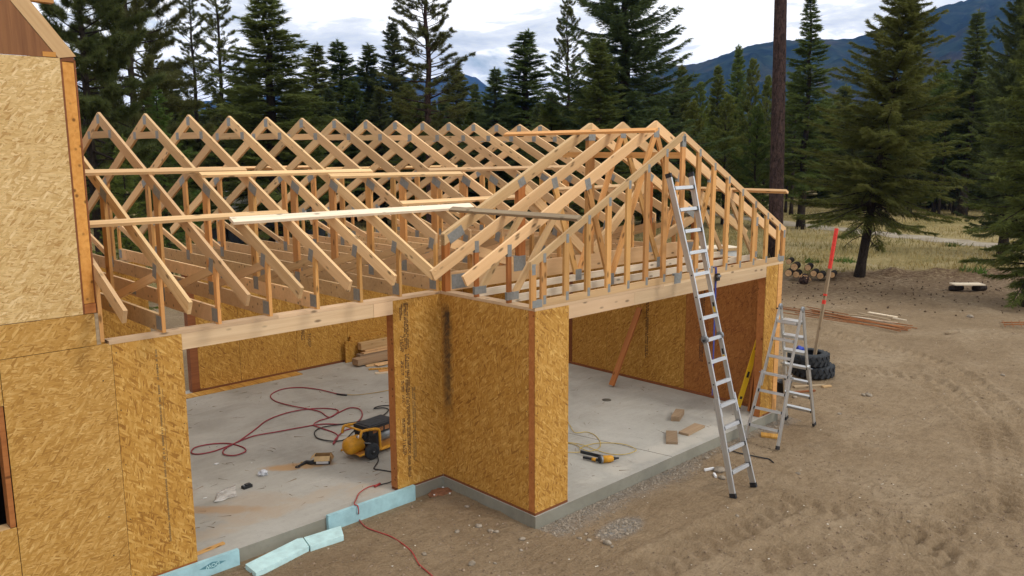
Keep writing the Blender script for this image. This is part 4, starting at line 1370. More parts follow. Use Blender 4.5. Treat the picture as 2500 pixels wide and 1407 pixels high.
tag(blob('wrapper', (9.05, -0.72, 0.36), 0.085, MAT['bluep'], 3, (1.2, 0.9, 1.3)), 'crumpled blue plastic wrapper stuffed into the top tyre', 'wrapper')
# black bucket
bp = P(1912, 962, 'z', GZ)
T = thing('bucket', 'black plastic bucket standing on the dirt behind the step ladder', 'bucket', bp)
mz = Matrix.Translation(Vector([float(c) for c in bp]))
lathe('pail', [(0.11, 0.0), (0.145, 0.24), (0.155, 0.24), (0.155, 0.255), (0.142, 0.255), (0.135, 0.20), (0.10, 0.02), (0.02, 0.015)], mz, MAT['black'], T, 24)
tube('handle', [mz @ Vector((0.15 * math.cos(a), 0.15 * math.sin(a) * 0.98, 0.26 + 0.02 * math.sin(a * 1))) for a in np.linspace(0.2, math.pi - 0.2, 12)], 0.004, MAT['steel'], T, 6)
# boards on the dirt by the bucket
for lab, a, b, wd, mt in [('grey weathered board lying behind the bucket', (1938, 943), (2018, 937), 0.09, 'grey'), ('thin reddish board lying beside the bucket', (1935, 956), (1990, 953), 0.05, 'plate_red'), ('short pale board scrap near the tyres', (2008, 942), (2028, 939), 0.07, 'pale'), ('pale strand-board scrap lying by the foot of the step ladder', (1858, 1060), (1905, 1064), 0.17, 'osb_v')]:
    p = P(*a, 'z', GZ + 0.02); q = P(*b, 'z', GZ + 0.02)
    p[2] = gz(p[0], p[1]) + 0.02; q[2] = gz(q[0], q[1]) + 0.02
    tag(beam('board_scrap', p, q, wd, 0.03, MAT[mt]), lab, 'board')

# ------------------------------------------------------------------ rods and boards lying in the yard
r_ = random.Random(4)
for i in range(12):
    f = i / 11
    u0, w0 = 1905 + r_.uniform(-20, 90), 752 + f * 16 + r_.uniform(-1, 1)
    u1, w1 = 2252 - r_.uniform(0, 60), 799 + f * 14 + r_.uniform(-1.5, 1.5)
    p = P(u0, w0, 'z', GZ + 0.02); q = P(u1, w1, 'z', GZ + 0.02)
    zz_ = GZ + 0.045 + 0.02 * (i % 3)
    o = tube('steel_rod', [(p[0], p[1], zz_), ((p[0] + q[0]) / 2, (p[1] + q[1]) / 2, zz_ - 0.01), (q[0], q[1], zz_)], 0.013, MAT['rust'], None, 6)
    tag(o, 'long rusty steel rod in the bundle lying on the dirt', 'rod', 'rusty rods lying in a bundle')
for i, (a, b, wd) in enumerate([((2080, 772), (2190, 789), 0.09), ((2096, 765), (2172, 782), 0.10), ((2120, 764), (2190, 776), 0.07), ((2072, 771), (2120, 775), 0.09), ((2180, 780), (2212, 786), 0.05)]):
    p = P(*a, 'z', GZ + 0.08); q = P(*b, 'z', GZ + 0.08)
    p[2] = q[2] = GZ + 0.075 + 0.012 * i
    tag(beam('weathered_board', p, q, wd, 0.022, MAT['grey'] if i % 2 else MAT['white']), 'weathered pale board lying on the bundle of rusty rods', 'board', 'weathered boards on the rods')
p = P(2310, 815, 'z', GZ + 0.03)
pts = [P(2309 + 32 * f, 815 - 2 * f - 4 * f * f, 'z', GZ + 0.05) for f in np.linspace(0, 1, 6)]
tag(tube('driftwood', pts, 0.05, MAT['grey'], None, 8, [0.03, 0.06, 0.065, 0.06, 0.05, 0.02]), 'short curved piece of grey wood alone on the dirt', 'wood')
# plank laid on two log pieces
T = thing('plank_bench', 'low plank resting on two log pieces before the earth bank', 'plank', P(2365, 703, 'z', GZ))
a, b = P(2325, 697, 'z', GZ + 0.2), P(2398, 697, 'z', GZ + 0.2)
a[2] = b[2] = GZ + 0.24
beam('plank', a, b, 0.42, 0.04, MAT['white'], T)
ax_ = Vector((b[0] - a[0], b[1] - a[1], 0)).normalized(); ay_ = Vector((-ax_.y, ax_.x, 0))
for e_, f in ((a, 0.12), (b, -0.10)):
    c_ = Vector([float(q) for q in e_]) + ax_ * f; c_.z = GZ + 0.11
    lathe('support_log', [(0.09, -0.22), (0.105, 0.0), (0.10, 0.25)], axis_to(c_, ax_ * 0.95 + ay_ * 0.3), MAT['bark'], T, 12)
# bent steel mesh at the far edge
T = thing('wire_mesh', 'bent rusty reinforcing mesh lying at the edge of the yard', 'mesh', P(2490, 795, 'z', GZ))
for k, (w0, w1) in enumerate([(786, 786), (790, 789), (797, 794), (801, 797)]):
    p = P(2444 + 3 * k, w0, 'z', GZ + 0.06); q = P(2560, w1, 'z', GZ + 0.06)
    tube('wire', [(p[0], p[1], GZ + 0.05 + 0.03 * k), (q[0], q[1], GZ + 0.06 + 0.02 * k)], 0.010, MAT['rust'], T, 5)
for k in range(5):
    p = P(2448 + 20 * k, 784, 'z', GZ + 0.06); q = P(2454 + 20 * k, 802, 'z', GZ + 0.06)
    tube('wire', [(p[0], p[1], GZ + 0.08), (q[0], q[1], GZ + 0.10)], 0.009, MAT['rust'], T, 5)

# ------------------------------------------------------------------ log pile
ax_l = Vector((0.94, 0.30, 0)).normalized()
def logp(cx, cy, rp, stack, label, length=0.62):
    u, w = 1900 + cx * 0.1705, 480 + cy * 0.1705
    D_ = 29.5 + (0.0 if not stack else 0.15)
    c_ = PD(u, w, D_); r = rp * 0.1705 / FPX * D_
    c_[2] = max(c_[2], GZ + r)
    T = thing('log', label, 'log', c_, 'logs in the pile')
    c_ = Vector([float(q) for q in c_])
    lathe('bark', [(r * 0.995, 0.0015), (r * 1.02, length * 0.3), (r * 0.98, length)], axis_to(c_, ax_l), MAT['bark'], T, 18)
    lathe('cut_face', [(r * 0.90, -0.001), (r * 0.90, 0.002)], axis_to(c_, ax_l), MAT['logend'], T, 18, False)
LL = 'bark-covered log with pale sawn end stacked in the pile'
for cx, cy, rp, st in [(150, 935, 40, 1), (228, 1010, 54, 1), (423, 1022, 47, 1), (145, 1098, 52, 0), (255, 1118, 48, 0), (505, 1105, 47, 0), (600, 1138, 50, 0), (770, 1125, 44, 0)]:
    logp(cx, cy, rp, st, LL)
c_ = PD(1900 + 375 * 0.1705, 480 + 1135 * 0.1705, 29.0)
T = thing('split_log', 'splintered bark-shedding log chunk in front of the log pile', 'log', c_)
cv = Vector([float(q) for q in c_]); cv.z = GZ + 0.16
lathe('bark', [(0.10, -0.25), (0.17, -0.15), (0.16, 0.1), (0.09, 0.24)], axis_to(cv, ax_l * 0.8 + Vector((0, 0, 0.35))), MAT['bark_red'], T, 9, False)
geos = []
for k in range(22):
    a = r_.uniform(0, 6.28); p = cv + Vector((r_.uniform(-.2, .2), r_.uniform(-.12, .12), r_.uniform(-.08, .16)))
    geos.append(boxgeo(p, (0.16, 0.012, 0.03), 0, Matrix.Rotation(a, 4, 'Z') @ Matrix.Rotation(r_.uniform(-.8, .8), 4, 'Y')))
V, F = merge(*geos); _loc('splinters', V, F, MAT['logend'], T)

# ------------------------------------------------------------------ rigid foam boards at the slab edge
T = thing('foam_board', 'blue foam board with dark diamond print standing against the slab edge', 'foam board', (-3.9, -0.06, GZ))
box('sheet', -4.75, -3.075, -0.075, -0.0235, GZ - 0.03, 0.018, MAT['foam'], T)
dc = P(519, 1375, 'y', -0.0755); dc = Vector([float(c) for c in dc]); dc.z = min(dc.z, -0.055)
dm = prism('printed_mark', [(dc.x - 0.155, dc.z), (dc.x, dc.z - 0.040), (dc.x + 0.155, dc.z), (dc.x, dc.z + 0.040)], 0.0012, ((1, 0, 0), (0, 0, 1)), (0, -0.0757, 0), MAT['foam_mark'], T, (1, 0))
me = text_me('DOW', 0.062, MAT['foam_top']); obj('printed_mark', me, dm, on_face(Vector((dc.x, -0.0768, dc.z)), 'y', math.pi))
smudge((-3.98, -0.0758, -0.07), 'y', 0.10, 0.24, MAT['foam_mark'], dm, 31, 9)
T = thing('foam_board', 'plain blue foam board standing between pier and bare slab edge', 'foam board', (-1.2, -0.06, GZ))
box('sheet', -1.905, -0.555, -0.074, -0.0225, GZ - 0.02, 0.042, MAT['foam'], T)


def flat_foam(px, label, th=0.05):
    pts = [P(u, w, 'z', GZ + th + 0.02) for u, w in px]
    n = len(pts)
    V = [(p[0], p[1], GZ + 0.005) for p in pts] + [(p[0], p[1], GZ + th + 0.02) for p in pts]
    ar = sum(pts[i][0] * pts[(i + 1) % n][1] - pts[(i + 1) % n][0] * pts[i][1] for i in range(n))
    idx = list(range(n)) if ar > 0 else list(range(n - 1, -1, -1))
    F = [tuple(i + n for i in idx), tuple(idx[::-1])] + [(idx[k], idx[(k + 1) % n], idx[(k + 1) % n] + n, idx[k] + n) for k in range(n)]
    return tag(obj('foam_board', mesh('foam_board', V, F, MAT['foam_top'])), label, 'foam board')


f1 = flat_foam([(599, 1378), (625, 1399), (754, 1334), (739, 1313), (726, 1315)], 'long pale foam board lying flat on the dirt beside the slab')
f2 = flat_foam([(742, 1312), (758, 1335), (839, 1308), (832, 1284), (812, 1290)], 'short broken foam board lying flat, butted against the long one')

# ------------------------------------------------------------------ things on the floor
tag(beam('strand_board_strip', (-1.14, 6.33, 0.007), (1.31, 6.33, 0.007), 0.27, 0.012, MAT['osb_v']), 'long strand-board strip lying on the floor along the back wall', 'board')
p, q = P(470, 1357, 'z', 0.01), P(547, 1326, 'z', 0.01)
tag(beam('lath', (p[0], p[1], 0.012), (q[0], q[1], 0.012), 0.05, 0.02, MAT['gold']), 'thin pale lath lying on the slab beside the left door pier', 'board')

# lumber stack against the back wall
def stack_board(label, x0, y, z, wy, wz, mat='pale', x1=5.2):
    return tag(beam('stacked_board', (x0, y, z), (x1, y, z), wy, wz, MAT[mat]), label, 'board', 'boards stacked along the back wall')


o = panel('leaning_sheet', 2.45, 5.3, 0.002, 0.46, 6.36, 'y', MAT['osb_in'], None, 0.04); tag(o, 'thick strand-board offcut standing on edge behind the lumber stack', 'board')
o = panel('leaning_sheet', 2.62, 5.3, 0.48, 0.60, 6.42, 'y', MAT['osb_in'], None, 0.06); o.location.z -= 0.05
tag(o, 'narrow strand-board strip on edge against the back wall above the stack', 'board')
stack_board('big squared timber on top of the lumber stack', 2.72, 6.23, 0.345, 0.14, 0.15)
stack_board('thin board in the lumber stack under the big timber', 2.80, 6.19, 0.246, 0.12, 0.036)
stack_board('thinnest lath in the lumber stack', 2.74, 6.16, 0.205, 0.14, 0.025)
stack_board('wide end-primed timber at the front of the lumber stack', 2.42, 5.96, 0.10, 0.22, 0.13, 'block')
stack_board('block timber lying under the lumber stack', 2.64, 6.17, 0.10, 0.17, 0.18, 'block')
for i, (a, b, wd, z_, mt) in enumerate([((892, 893), (960, 884), 0.20, 0.012, 'pale'), ((918, 892), (975, 880), 0.16, 0.030, 'pale'), ((900, 902), (975, 897), 0.09, 0.016, 'osb_v'), ((916, 912), (980, 906), 0.12, 0.012, 'white'), ((925, 906), (985, 900), 0.12, 0.030, 'gold')]):
    p, q = P(*a, 'z', z_), P(*b, 'z', z_)
    tag(beam('offcut', (p[0], p[1], z_), (q[0], q[1], z_), wd, 0.018, MAT[mt]), 'pale lumber offcut in the loose heap before the lumber stack', 'offcut', 'offcuts heaped on the floor')

# three grey-brown blocks in the wing bay
def block(px, h, label):
    pts = [P(u, w, 'z', h) for u, w in px]
    n = 4
    V = [(p[0], p[1], 0.001) for p in pts] + [(p[0], p[1], h) for p in pts]
    ar = sum(pts[i][0] * pts[(i + 1) % n][1] - pts[(i + 1) % n][0] * pts[i][1] for i in range(n))
    idx = list(range(n)) if ar > 0 else list(range(n - 1, -1, -1))
    F = [tuple(i + n for i in idx), tuple(idx[::-1])] + [(idx[k], idx[(k + 1) % n], idx[(k + 1) % n] + n, idx[k] + n) for k in range(n)]
    return tag(obj('lumber_block', mesh('lumber_block', V, F, MAT['block'])), label, 'block')


block([(1638, 1017), (1659, 1018), (1671, 1000), (1650, 998)], 0.085, 'thick short lumber block farthest inside the wing bay')
block([(1626, 1079), (1655, 1080), (1653, 1052), (1626, 1051)], 0.038, 'squarish flat lumber block on the wing floor')
block([(1657, 1054), (1681, 1060), (1721, 1039), (1696, 1033)], 0.038, 'longer flat lumber block lying askew on the wing floor')
# floor drain
c_ = P(1481, 977, 'z', 0.0)
T = thing('floor_drain', 'round dark floor drain cover set in the wing floor', 'drain', c_)
lathe('cover', [(0.085, 0.0005), (0.085, 0.004), (0.02, 0.005)], Matrix.Translation((c_[0], c_[1], 0)), simple('drain_metal', (0.10, 0.09, 0.07), 0.6), T, 24)
# leaning brace
p = P(1493, 945, 'z', 0.0)
bt = P(1556, 755, 'x', 5.83); bt = np.array([5.83, bt[1], bt[2]])
b2 = p + (bt - p) * 1.0
bb = P(1562, 752, 'x', 5.84)
tag(beam('leaning_board', (p[0], p[1], 0.03), (5.84, float(bb[1]), float(bb[2])), 0.038, 0.12, MAT['red'], None, (0, 1, 0)), 'reddish board leaning from the floor up to the wing inner wall', 'board')
# yellow level
T = thing('spirit_level', 'long yellow spirit level leaning beside the wing door post', 'level', (5.6, -1.3, 0))
p = Vector((5.62, -1.30, 0.03)); q = Vector((5.80, -1.60, 1.50))
beam('body', p, q, 0.03, 0.085, MAT['levely'], T, (0.72, -0.69, 0))
d = (q - p).normalized(); nf = Vector((-1, -0.6, 0)); nf = (nf - d * nf.dot(d)).normalized()
mlev, LL_ = frame(p, q, (0.72, -0.69, 0)); fy = Vector((mlev[0][1], mlev[1][1], mlev[2][1]))
if fy.dot(Vector(CAM) - p) < 0: fy = -fy
for f, ln in ((0.13, 0.05), (0.42, 0.11), (0.74, 0.05)):
    c_ = p + (q - p) * f + fy * 0.0155
    beam('vial_window', c_ - d * ln / 2, c_ + d * ln / 2, 0.002, 0.04, MAT['black'], T, (0.72, -0.69, 0))
for f in (0.003, 0.997):
    c_ = p + (q - p) * f
    beam('end_cap', c_ - d * 0.01, c_ + d * 0.01, 0.033, 0.089, MAT['black'], T, (0.72, -0.69, 0))
for lab, a, b in (('reddish board leaning against wing door post beside the spirit level', (5.62, -1.52, 0.02), (5.60, -1.655, 1.35)), ('second thin board leaning against wing door post', (5.69, -1.53, 0.02), (5.66, -1.655, 1.55))):
    tag(beam('leaning_board', a, b, 0.05, 0.035, MAT['red' if 'second' not in lab else 'gold'], None, (0, 1, 0)), lab, 'board')
# ratchet strap over the header
T = thing('ratchet_strap', 'blue ratchet strap hanging over the wing door header beam', 'strap', (3.93, -1.82, 2.6))
V, F = [], []
sx_ = 3.93
prof = [(-1.74, 2.755), (-1.812, 2.752), (-1.8165, 2.70), (-1.8165, 2.45), (-1.818, 2.30), (-1.815, 1.6), (-1.81, 1.05), (-1.808, 0.72)]
for i, (yy, z_) in enumerate(prof):
    w_ = 0.022 if i < 6 else 0.012
    dxx = 0.0 if i < 5 else 0.01 * (i - 4)
    for ddx, ddy in ((-w_, 0), (w_, 0), (w_, -0.003), (-w_, -0.003)): V.append((sx_ + dxx + ddx, yy + ddy, z_))
for i in range(len(prof) - 1):
    for k in range(4): F.append((i * 4 + k, i * 4 + (k + 1) % 4, i * 4 + 4 + (k + 1) % 4, i * 4 + 4 + k))
F += [(3, 2, 1, 0), tuple(len(V) - 4 + k for k in range(4))]
_loc('webbing', V, F, MAT['blue'], T)
box('ratchet', sx_ - 0.03, sx_ + 0.04, -1.865, -1.822, 2.55, 2.66, MAT['black'], T)
lathe('ratchet_drum', [(0.018, -0.04), (0.018, 0.04)], axis_to((sx_ + 0.005, -1.865, 2.62), (1, 0, 0)), MAT['steel'], T, 10)

# ------------------------------------------------------------------ hoses and cords
def c7(x, y): return 450 + x * 0.467, 750 + y * 0.467
def path_on(pts, f, z):
    return [np.array([*P(*f(*q), 'z', z)[:2], z]) for q in pts]


def cable(name, label, cat, pts, r, mat, z=None):
    sp_ = smooth_path(pts, 5)
    # keep crossings from lying in one plane
    sp_ = [np.array([p[0], p[1], p[2] + 0.004 * (1 + math.sin(i * 0.21))]) for i, p in enumerate(sp_)]
    return tag(tube(name, sp_, r, mat, None, 7), label, cat)


red = [(845, 459), (790, 453), (700, 432), (600, 421), (510, 430), (452, 460), (475, 492), (560, 518), (640, 533), (710, 548), (757, 576), (810, 550), (865, 528), (915, 535), (930, 565), (905, 600), (830, 612), (720, 612), (600, 632), (480, 655), (380, 672), (310, 693), (240, 722), (150, 755), (70, 770), (37, 762), (60, 735), (150, 716), (240, 714), (310, 735), (317, 758), (260, 778), (205, 770), (215, 740), (290, 697), (370, 640), (430, 595), (520, 560), (620, 538), (720, 530), (790, 535), (803, 548), (760, 578), (700, 598), (678, 618), (720, 635), (780, 655), (803, 675), (790, 705), (778, 718), (792, 690), (835, 648), (885, 632)]
pts = path_on(red, c7, 0.012)
cable('air_hose', 'long red air hose looping across the main bay floor', 'hose', pts, 0.0105, MAT['hose_red'])
blk = [(1072, 515), (1020, 520), (992, 532), (1040, 528), (1068, 537), (1040, 565), (980, 585), (900, 603), (800, 618), (720, 630), (682, 652), (692, 682), (740, 698), (800, 703), (845, 692), (880, 655), (905, 636)]
cable('rubber_hose', 'black rubber hose curling from the compressor across the floor', 'hose', path_on(blk, c7, 0.016), 0.0105, MAT['black'])
cable('whip_hose', 'thin tan hose coupled to the end of the red air hose', 'hose', path_on([(850, 459), (900, 461), (960, 455), (1030, 443), (1100, 428)], c7, 0.010), 0.007, MAT['hose_tan'])
tag(tube('hose_coupling', [np.array([*P(*c7(*q), 'z', 0.018)[:2], 0.018]) for q in ((798, 454), (820, 458), (850, 460))], 0.016, MAT['black'], None, 8), 'black coupling joining the red hose to the tan hose', 'coupling')
cable('power_cord', 'black power cord trailing down from the compressor', 'cord', path_on([(1008, 772), (1014, 805), (1000, 830), (992, 846), (1030, 852), (1085, 862), (1120, 880), (1100, 905), (1070, 920), (1040, 926), (1015, 931)], c7, 0.010), 0.008, MAT['black'])
xt = path_on([(1005, 931), (960, 945), (915, 975), (900, 1003)], c7, 0.012)
e1 = P(*c7(905, 1040), 'z', 0.05)
xt += [np.array([e1[0], -0.02, 0.052]), np.array([e1[0] + 0.01, -0.085, 0.045]), np.array([e1[0] + 0.01, -0.10, -0.05])]
for q in [(908, 1085), (918, 1112), (950, 1150), (1010, 1175), (1080, 1200), (1140, 1240), (1190, 1290), (1225, 1340), (1270, 1380), (1310, 1415), (1340, 1450)]:
    g_ = P(*c7(*q), 'z', GZ + 0.01); xt.append(np.array([g_[0], g_[1], gz(g_[0], g_[1]) + 0.008]))
cable('extension_cord', 'red extension cord running off the slab over the dirt', 'cord', xt, 0.0075, MAT['cord_red'])
pl_ = P(*c7(1010, 930), 'z', 0.02)
tag(tube('cord_plug', [pl_ + np.array([-0.06, -0.015, 0]), pl_ + np.array([0.0, 0, 0.0]), pl_ + np.array([0.05, 0.012, 0])], 0.017, MAT['cord_red'], None, 8), 'red plug joining black cord and red extension cord', 'plug')


def c8(x, y): return 1250 + x * 0.4315, 800 + y * 0.4315
yel = [(300, 500), (330, 560), (358, 597), (420, 592), (470, 610), (500, 650), (490, 685), (440, 702), (400, 690), (360, 665), (300, 650)]
yel2 = [(290, 707), (385, 707), (383, 690), (410, 672), (470, 656), (550, 653), (640, 663), (700, 690), (690, 705), (640, 718), (560, 716), (480, 695), (410, 668), (340, 655), (290, 652)]
cable('air_hose', 'thin yellow air hose looping out from behind the wing pier', 'hose', path_on(yel, c8, 0.008), 0.0055, MAT['hose_yellow'])
cable('air_hose', 'thin yellow air hose coiled beside the nail gun', 'hose', path_on(yel2, c8, 0.014), 0.0055, MAT['hose_yellow'])
cable('webbing_strip', 'thin black strap end lying on the dirt beside the ladders', 'strap', [np.array([*P(u, w, 'z', GZ)[:2], gz(*P(u, w, 'z', GZ)[:2]) + 0.01]) for u, w in ((1778, 1100), (1800, 1110), (1830, 1117), (1862, 1122), (1878, 1124), (1888, 1133))], 0.010, MAT['black'])

# ------------------------------------------------------------------ compressor
T = thing('air_compressor', 'yellow wheeled air compressor with black deck behind the door pier', 'compressor', (-0.2, 1.45, 0))
fr = Matrix.Translation((-0.54, 1.36, 0)) @ Matrix.Rotation(0.14, 4, 'Z')
cp = lambda x, y, z: fr @ Vector((x, y, z))
lathe('tank', [(0.02, -0.115), (0.075, -0.10), (0.118, -0.06), (0.135, 0.0), (0.135, 0.15), (0.12, 0.19), (0.06, 0.22)], fr @ Matrix.Translation((-0.02, 0.12, 0.20)) @ Matrix.Rotation(math.pi / 2, 4, 'Y'), MAT['yellow'], T, 24)
for yy in (-0.10, 0.30):
    tube('frame_tube', [cp(*q) for q in smooth_path([(-0.02, yy, 0.36), (0.0, yy, 0.43), (0.05, yy, 0.46), (0.30, yy, 0.42), (0.36, yy, 0.36), (0.37, yy, 0.12), (0.40, yy, 0.08), (0.80, yy, 0.08)], 4)], 0.021, MAT['yellow'], T, 8)
    tube('base_rail', [cp(-0.05, yy, 0.10), cp(0.85, yy, 0.085)], 0.017, MAT['yellow'], T, 8)
tube('cross_bar', [cp(0.05, -0.10, 0.455), cp(0.05, 0.30, 0.455)], 0.016, MAT['yellow'], T, 8)
obj('deck', mesh('deck', *boxgeo((0, 0, 0), (0.56, 0.34, 0.13)), MAT['black']), T, fr @ Matrix.Translation((0.46, 0.10, 0.395)))
obj('deck_mat', boxme(0.48, 0.28, 0.006, MAT['rubber']), T, fr @ Matrix.Translation((0.46, 0.10, 0.464)))
for k in range(3):
    obj('vent', boxme(0.085, 0.006, 0.06, MAT['ply_red']), T, fr @ Matrix.Translation((0.30 + 0.12 * k, -0.0735, 0.385)))
lathe('gauge', [(0.03, 0), (0.03, 0.02), (0.024, 0.022)], fr @ Matrix.Translation((0.03, -0.02, 0.36)) @ Matrix.Rotation(math.pi / 2, 4, 'X'), MAT['whitep'], T, 14)
tube('manifold', [cp(0.0, 0.0, 0.36), cp(0.12, 0.0, 0.36), cp(0.12, 0.06, 0.30)], 0.016, MAT['steel'], T, 8)
lathe('regulator', [(0.025, 0), (0.028, 0.05), (0.02, 0.06)], fr @ Matrix.Translation((0.07, 0.0, 0.37)), MAT['black'], T, 10)
tube('drain_hose', [cp(0.2, -0.02, 0.3), cp(0.1, -0.06, 0.25), cp(0.14, -0.07, 0.14), cp(0.3, -0.06, 0.12)], 0.009, MAT['black'], T, 6)
obj('crankcase', boxme(0.24, 0.26, 0.24, MAT['black']), T, fr @ Matrix.Translation((0.30, 0.12, 0.22)))
obj('skid_pan', boxme(0.85, 0.34, 0.02, MAT['post']), T, fr @ Matrix.Translation((0.42, 0.10, 0.085)))
lathe('motor', [(0.03, 0), (0.10, 0.02), (0.105, 0.32), (0.06, 0.36)], fr @ Matrix.Translation((0.44, 0.06, 0.24)) @ Matrix.Rotation(math.pi / 2, 4, 'Y'), MAT['steel'], T, 16)
lathe('pump', [(0.03, 0), (0.075, 0.03), (0.075, 0.16), (0.04, 0.2)], fr @ Matrix.Translation((0.20, 0.05, 0.22)), MAT['black'], T, 14)
W = fr @ Matrix.Translation((0.16, -0.15, 0.125)) @ Matrix.Rotation(math.pi / 2, 4, 'X')
wl = lathe('wheel', [(0.05, -0.03), (0.10, -0.04), (0.125, -0.025), (0.125, 0.025), (0.10, 0.04), (0.05, 0.03)], W, MAT['rubber'], T, 24)
lathe('hub', [(0.052, 0.028), (0.045, 0.036), (0.012, 0.040)], W, MAT['black'], wl, 14)
lathe('axle_cap', [(0.012, 0.038), (0.010, 0.05)], W, MAT['steel'], wl, 8)
obj('wheel_guard', boxme(0.10, 0.05, 0.012, MAT['steel']), T, fr @ Matrix.Translation((0.10, -0.12, 0.262)) @ Matrix.Rotation(0.3, 4, 'Y'))

# cardboard box
bc = P(795, 1133, 'z', 0.0)
cb = Matrix.Translation((float(bc[0]), float(bc[1]) + 0.07, 0)) @ Matrix.Rotation(-0.68, 4, 'Z')
T = thing('cardboard_box', 'small open cardboard box with dark printed sides on the main bay floor', 'box', (float(bc[0]), float(bc[1]) + 0.07, 0))
bw, bd, bh = 0.225, 0.15, 0.125
for nm, c_, s_ in (('side', (0, -bd / 2, bh / 2), (bw, 0.004, bh)), ('side', (0, bd / 2, bh / 2), (bw, 0.004, bh)), ('side', (-bw / 2, 0, bh / 2), (0.004, bd - 0.005, bh)), ('side', (bw / 2, 0, bh / 2), (0.004, bd - 0.005, bh))):
    obj(nm, boxme(*s_, MAT['cardark'] if c_[1] < 0 or c_[0] < 0 else MAT['card_in']), T, cb @ Matrix.Translation(c_))
obj('bottom', boxme(bw - 0.01, bd - 0.01, 0.004, MAT['card_in']), T, cb @ Matrix.Translation((0, 0, 0.003)))
obj('inside_face', boxme(bw - 0.012, 0.003, bh - 0.01, MAT['card_in']), T, cb @ Matrix.Translation((0, bd / 2 - 0.006, bh / 2)))
obj('inside_face', boxme(0.003, bd - 0.02, bh - 0.01, MAT['card']), T, cb @ Matrix.Translation((bw / 2 - 0.006, 0, bh / 2)))
obj('label_panel', boxme(bw * 0.78, 0.0015, bh * 0.5, MAT['whitep']), T, cb @ Matrix.Translation((0, -bd / 2 - 0.0032, bh * 0.36)))
obj('flap', boxme(bw, 0.004, 0.075, MAT['card']), T, cb @ Matrix.Translation((0, -bd / 2 - 0.022, bh - 0.028)) @ Matrix.Rotation(-0.55, 4, 'X'))
obj('flap', boxme(0.004, bd, 0.075, MAT['card']), T, cb @ Matrix.Translation((-bw / 2 - 0.028, 0, bh - 0.02)) @ Matrix.Rotation(0.9, 4, 'Y'))
obj('flap', boxme(0.004, bd, 0.075, MAT['card_in']), T, cb @ Matrix.Translation((bw / 2 + 0.02, 0, bh - 0.03)) @ Matrix.Rotation(-0.5, 4, 'Y'))
# tool belt strap lying by the box
sp_ = smooth_path([np.array([*P(u, w, 'z', 0.015)[:2], 0.018]) for u, w in ((772, 1128), (760, 1131), (748, 1129), (738, 1134), (728, 1139))], 4)
tag(tube('glove', sp_, 0.025, MAT['black'], None, 8, list(np.linspace(0.045, 0.012, len(sp_)))), 'black work glove beside the cardboard box', 'glove')
p_ = P(727, 1140, 'z', 0.012); tag(tube('buckle', [np.array([p_[0] + 0.035 * math.cos(a), p_[1] + 0.03 * math.sin(a), 0.014]) for a in np.linspace(0, 5.2, 9)], 0.008, MAT['black'], None, 6), 'small black curved metal hook on the sawdust', 'hook')
tag(blob('tape_roll', (*P(737, 1130, 'z', 0.01)[:2], 0.017), 0.018, MAT['hose_tan'], 5, (1, 1, 0.8), None, 1, 0.2), 'tiny orange-brown cap beside the black glove', 'cap')
# battery, paper, plastic
c_ = P(603, 1191, 'z', 0.0)
T = thing('battery_pack', 'black power tool battery alone on the main bay floor', 'battery', c_)
mB = Matrix.Translation((float(c_[0]), float(c_[1]), 0)) @ Matrix.Rotation(0.1, 4, 'Z')
obj('case', boxme(0.13, 0.075, 0.038, MAT['black']), T, mB @ Matrix.Translation((0, 0, 0.0195)))
obj('slide_rail', boxme(0.075, 0.05, 0.016, MAT['cardark']), T, mB @ Matrix.Translation((0.012, 0, 0.0465)))
obj('latch', boxme(0.018, 0.03, 0.012, MAT['steel']), T, mB @ Matrix.Translation((-0.045, 0, 0.0445)))
tag(blob('paper_ball', (*P(642, 1161, 'z', 0.0)[:2], 0.032), 0.062, simple('newsprint', (0.50, 0.52, 0.56), 0.9, 0, 0.2, 0.45, 40), 8, (1.1, 0.9, 0.75), None, 2, 0.3), 'crumpled printed paper ball on the main bay floor', 'paper')


def sheet(name, px, z, mat, seed, n=9, amp=0.02):
    a, b, c, d = [P(u, w, 'z', z)[:2] for u, w in px]
    V, F = [], []
    for i in range(n):
        for j in range(n):
            s, t_ = i / (n - 1), j / (n - 1)
            p = (a * (1 - s) + b * s) * (1 - t_) + (d * (1 - s) + c * s) * t_
            h = z + 0.006 + amp * abs(float(fbm(np.array([s * 3.0 + seed]), np.array([t_ * 3.0]), seed, 3)[0])) * 3
            V.append((p[0], p[1], h))
    for i in range(n - 1):
        for j in range(n - 1): F.append((i * n + j, (i + 1) * n + j, (i + 1) * n + j + 1, i * n + j + 1))
    me = mesh(name, V, F, mat, True)
    o = obj(name, me)
    sm = o.modifiers.new('solid', 'SOLIDIFY'); sm.thickness = 0.002
    return o


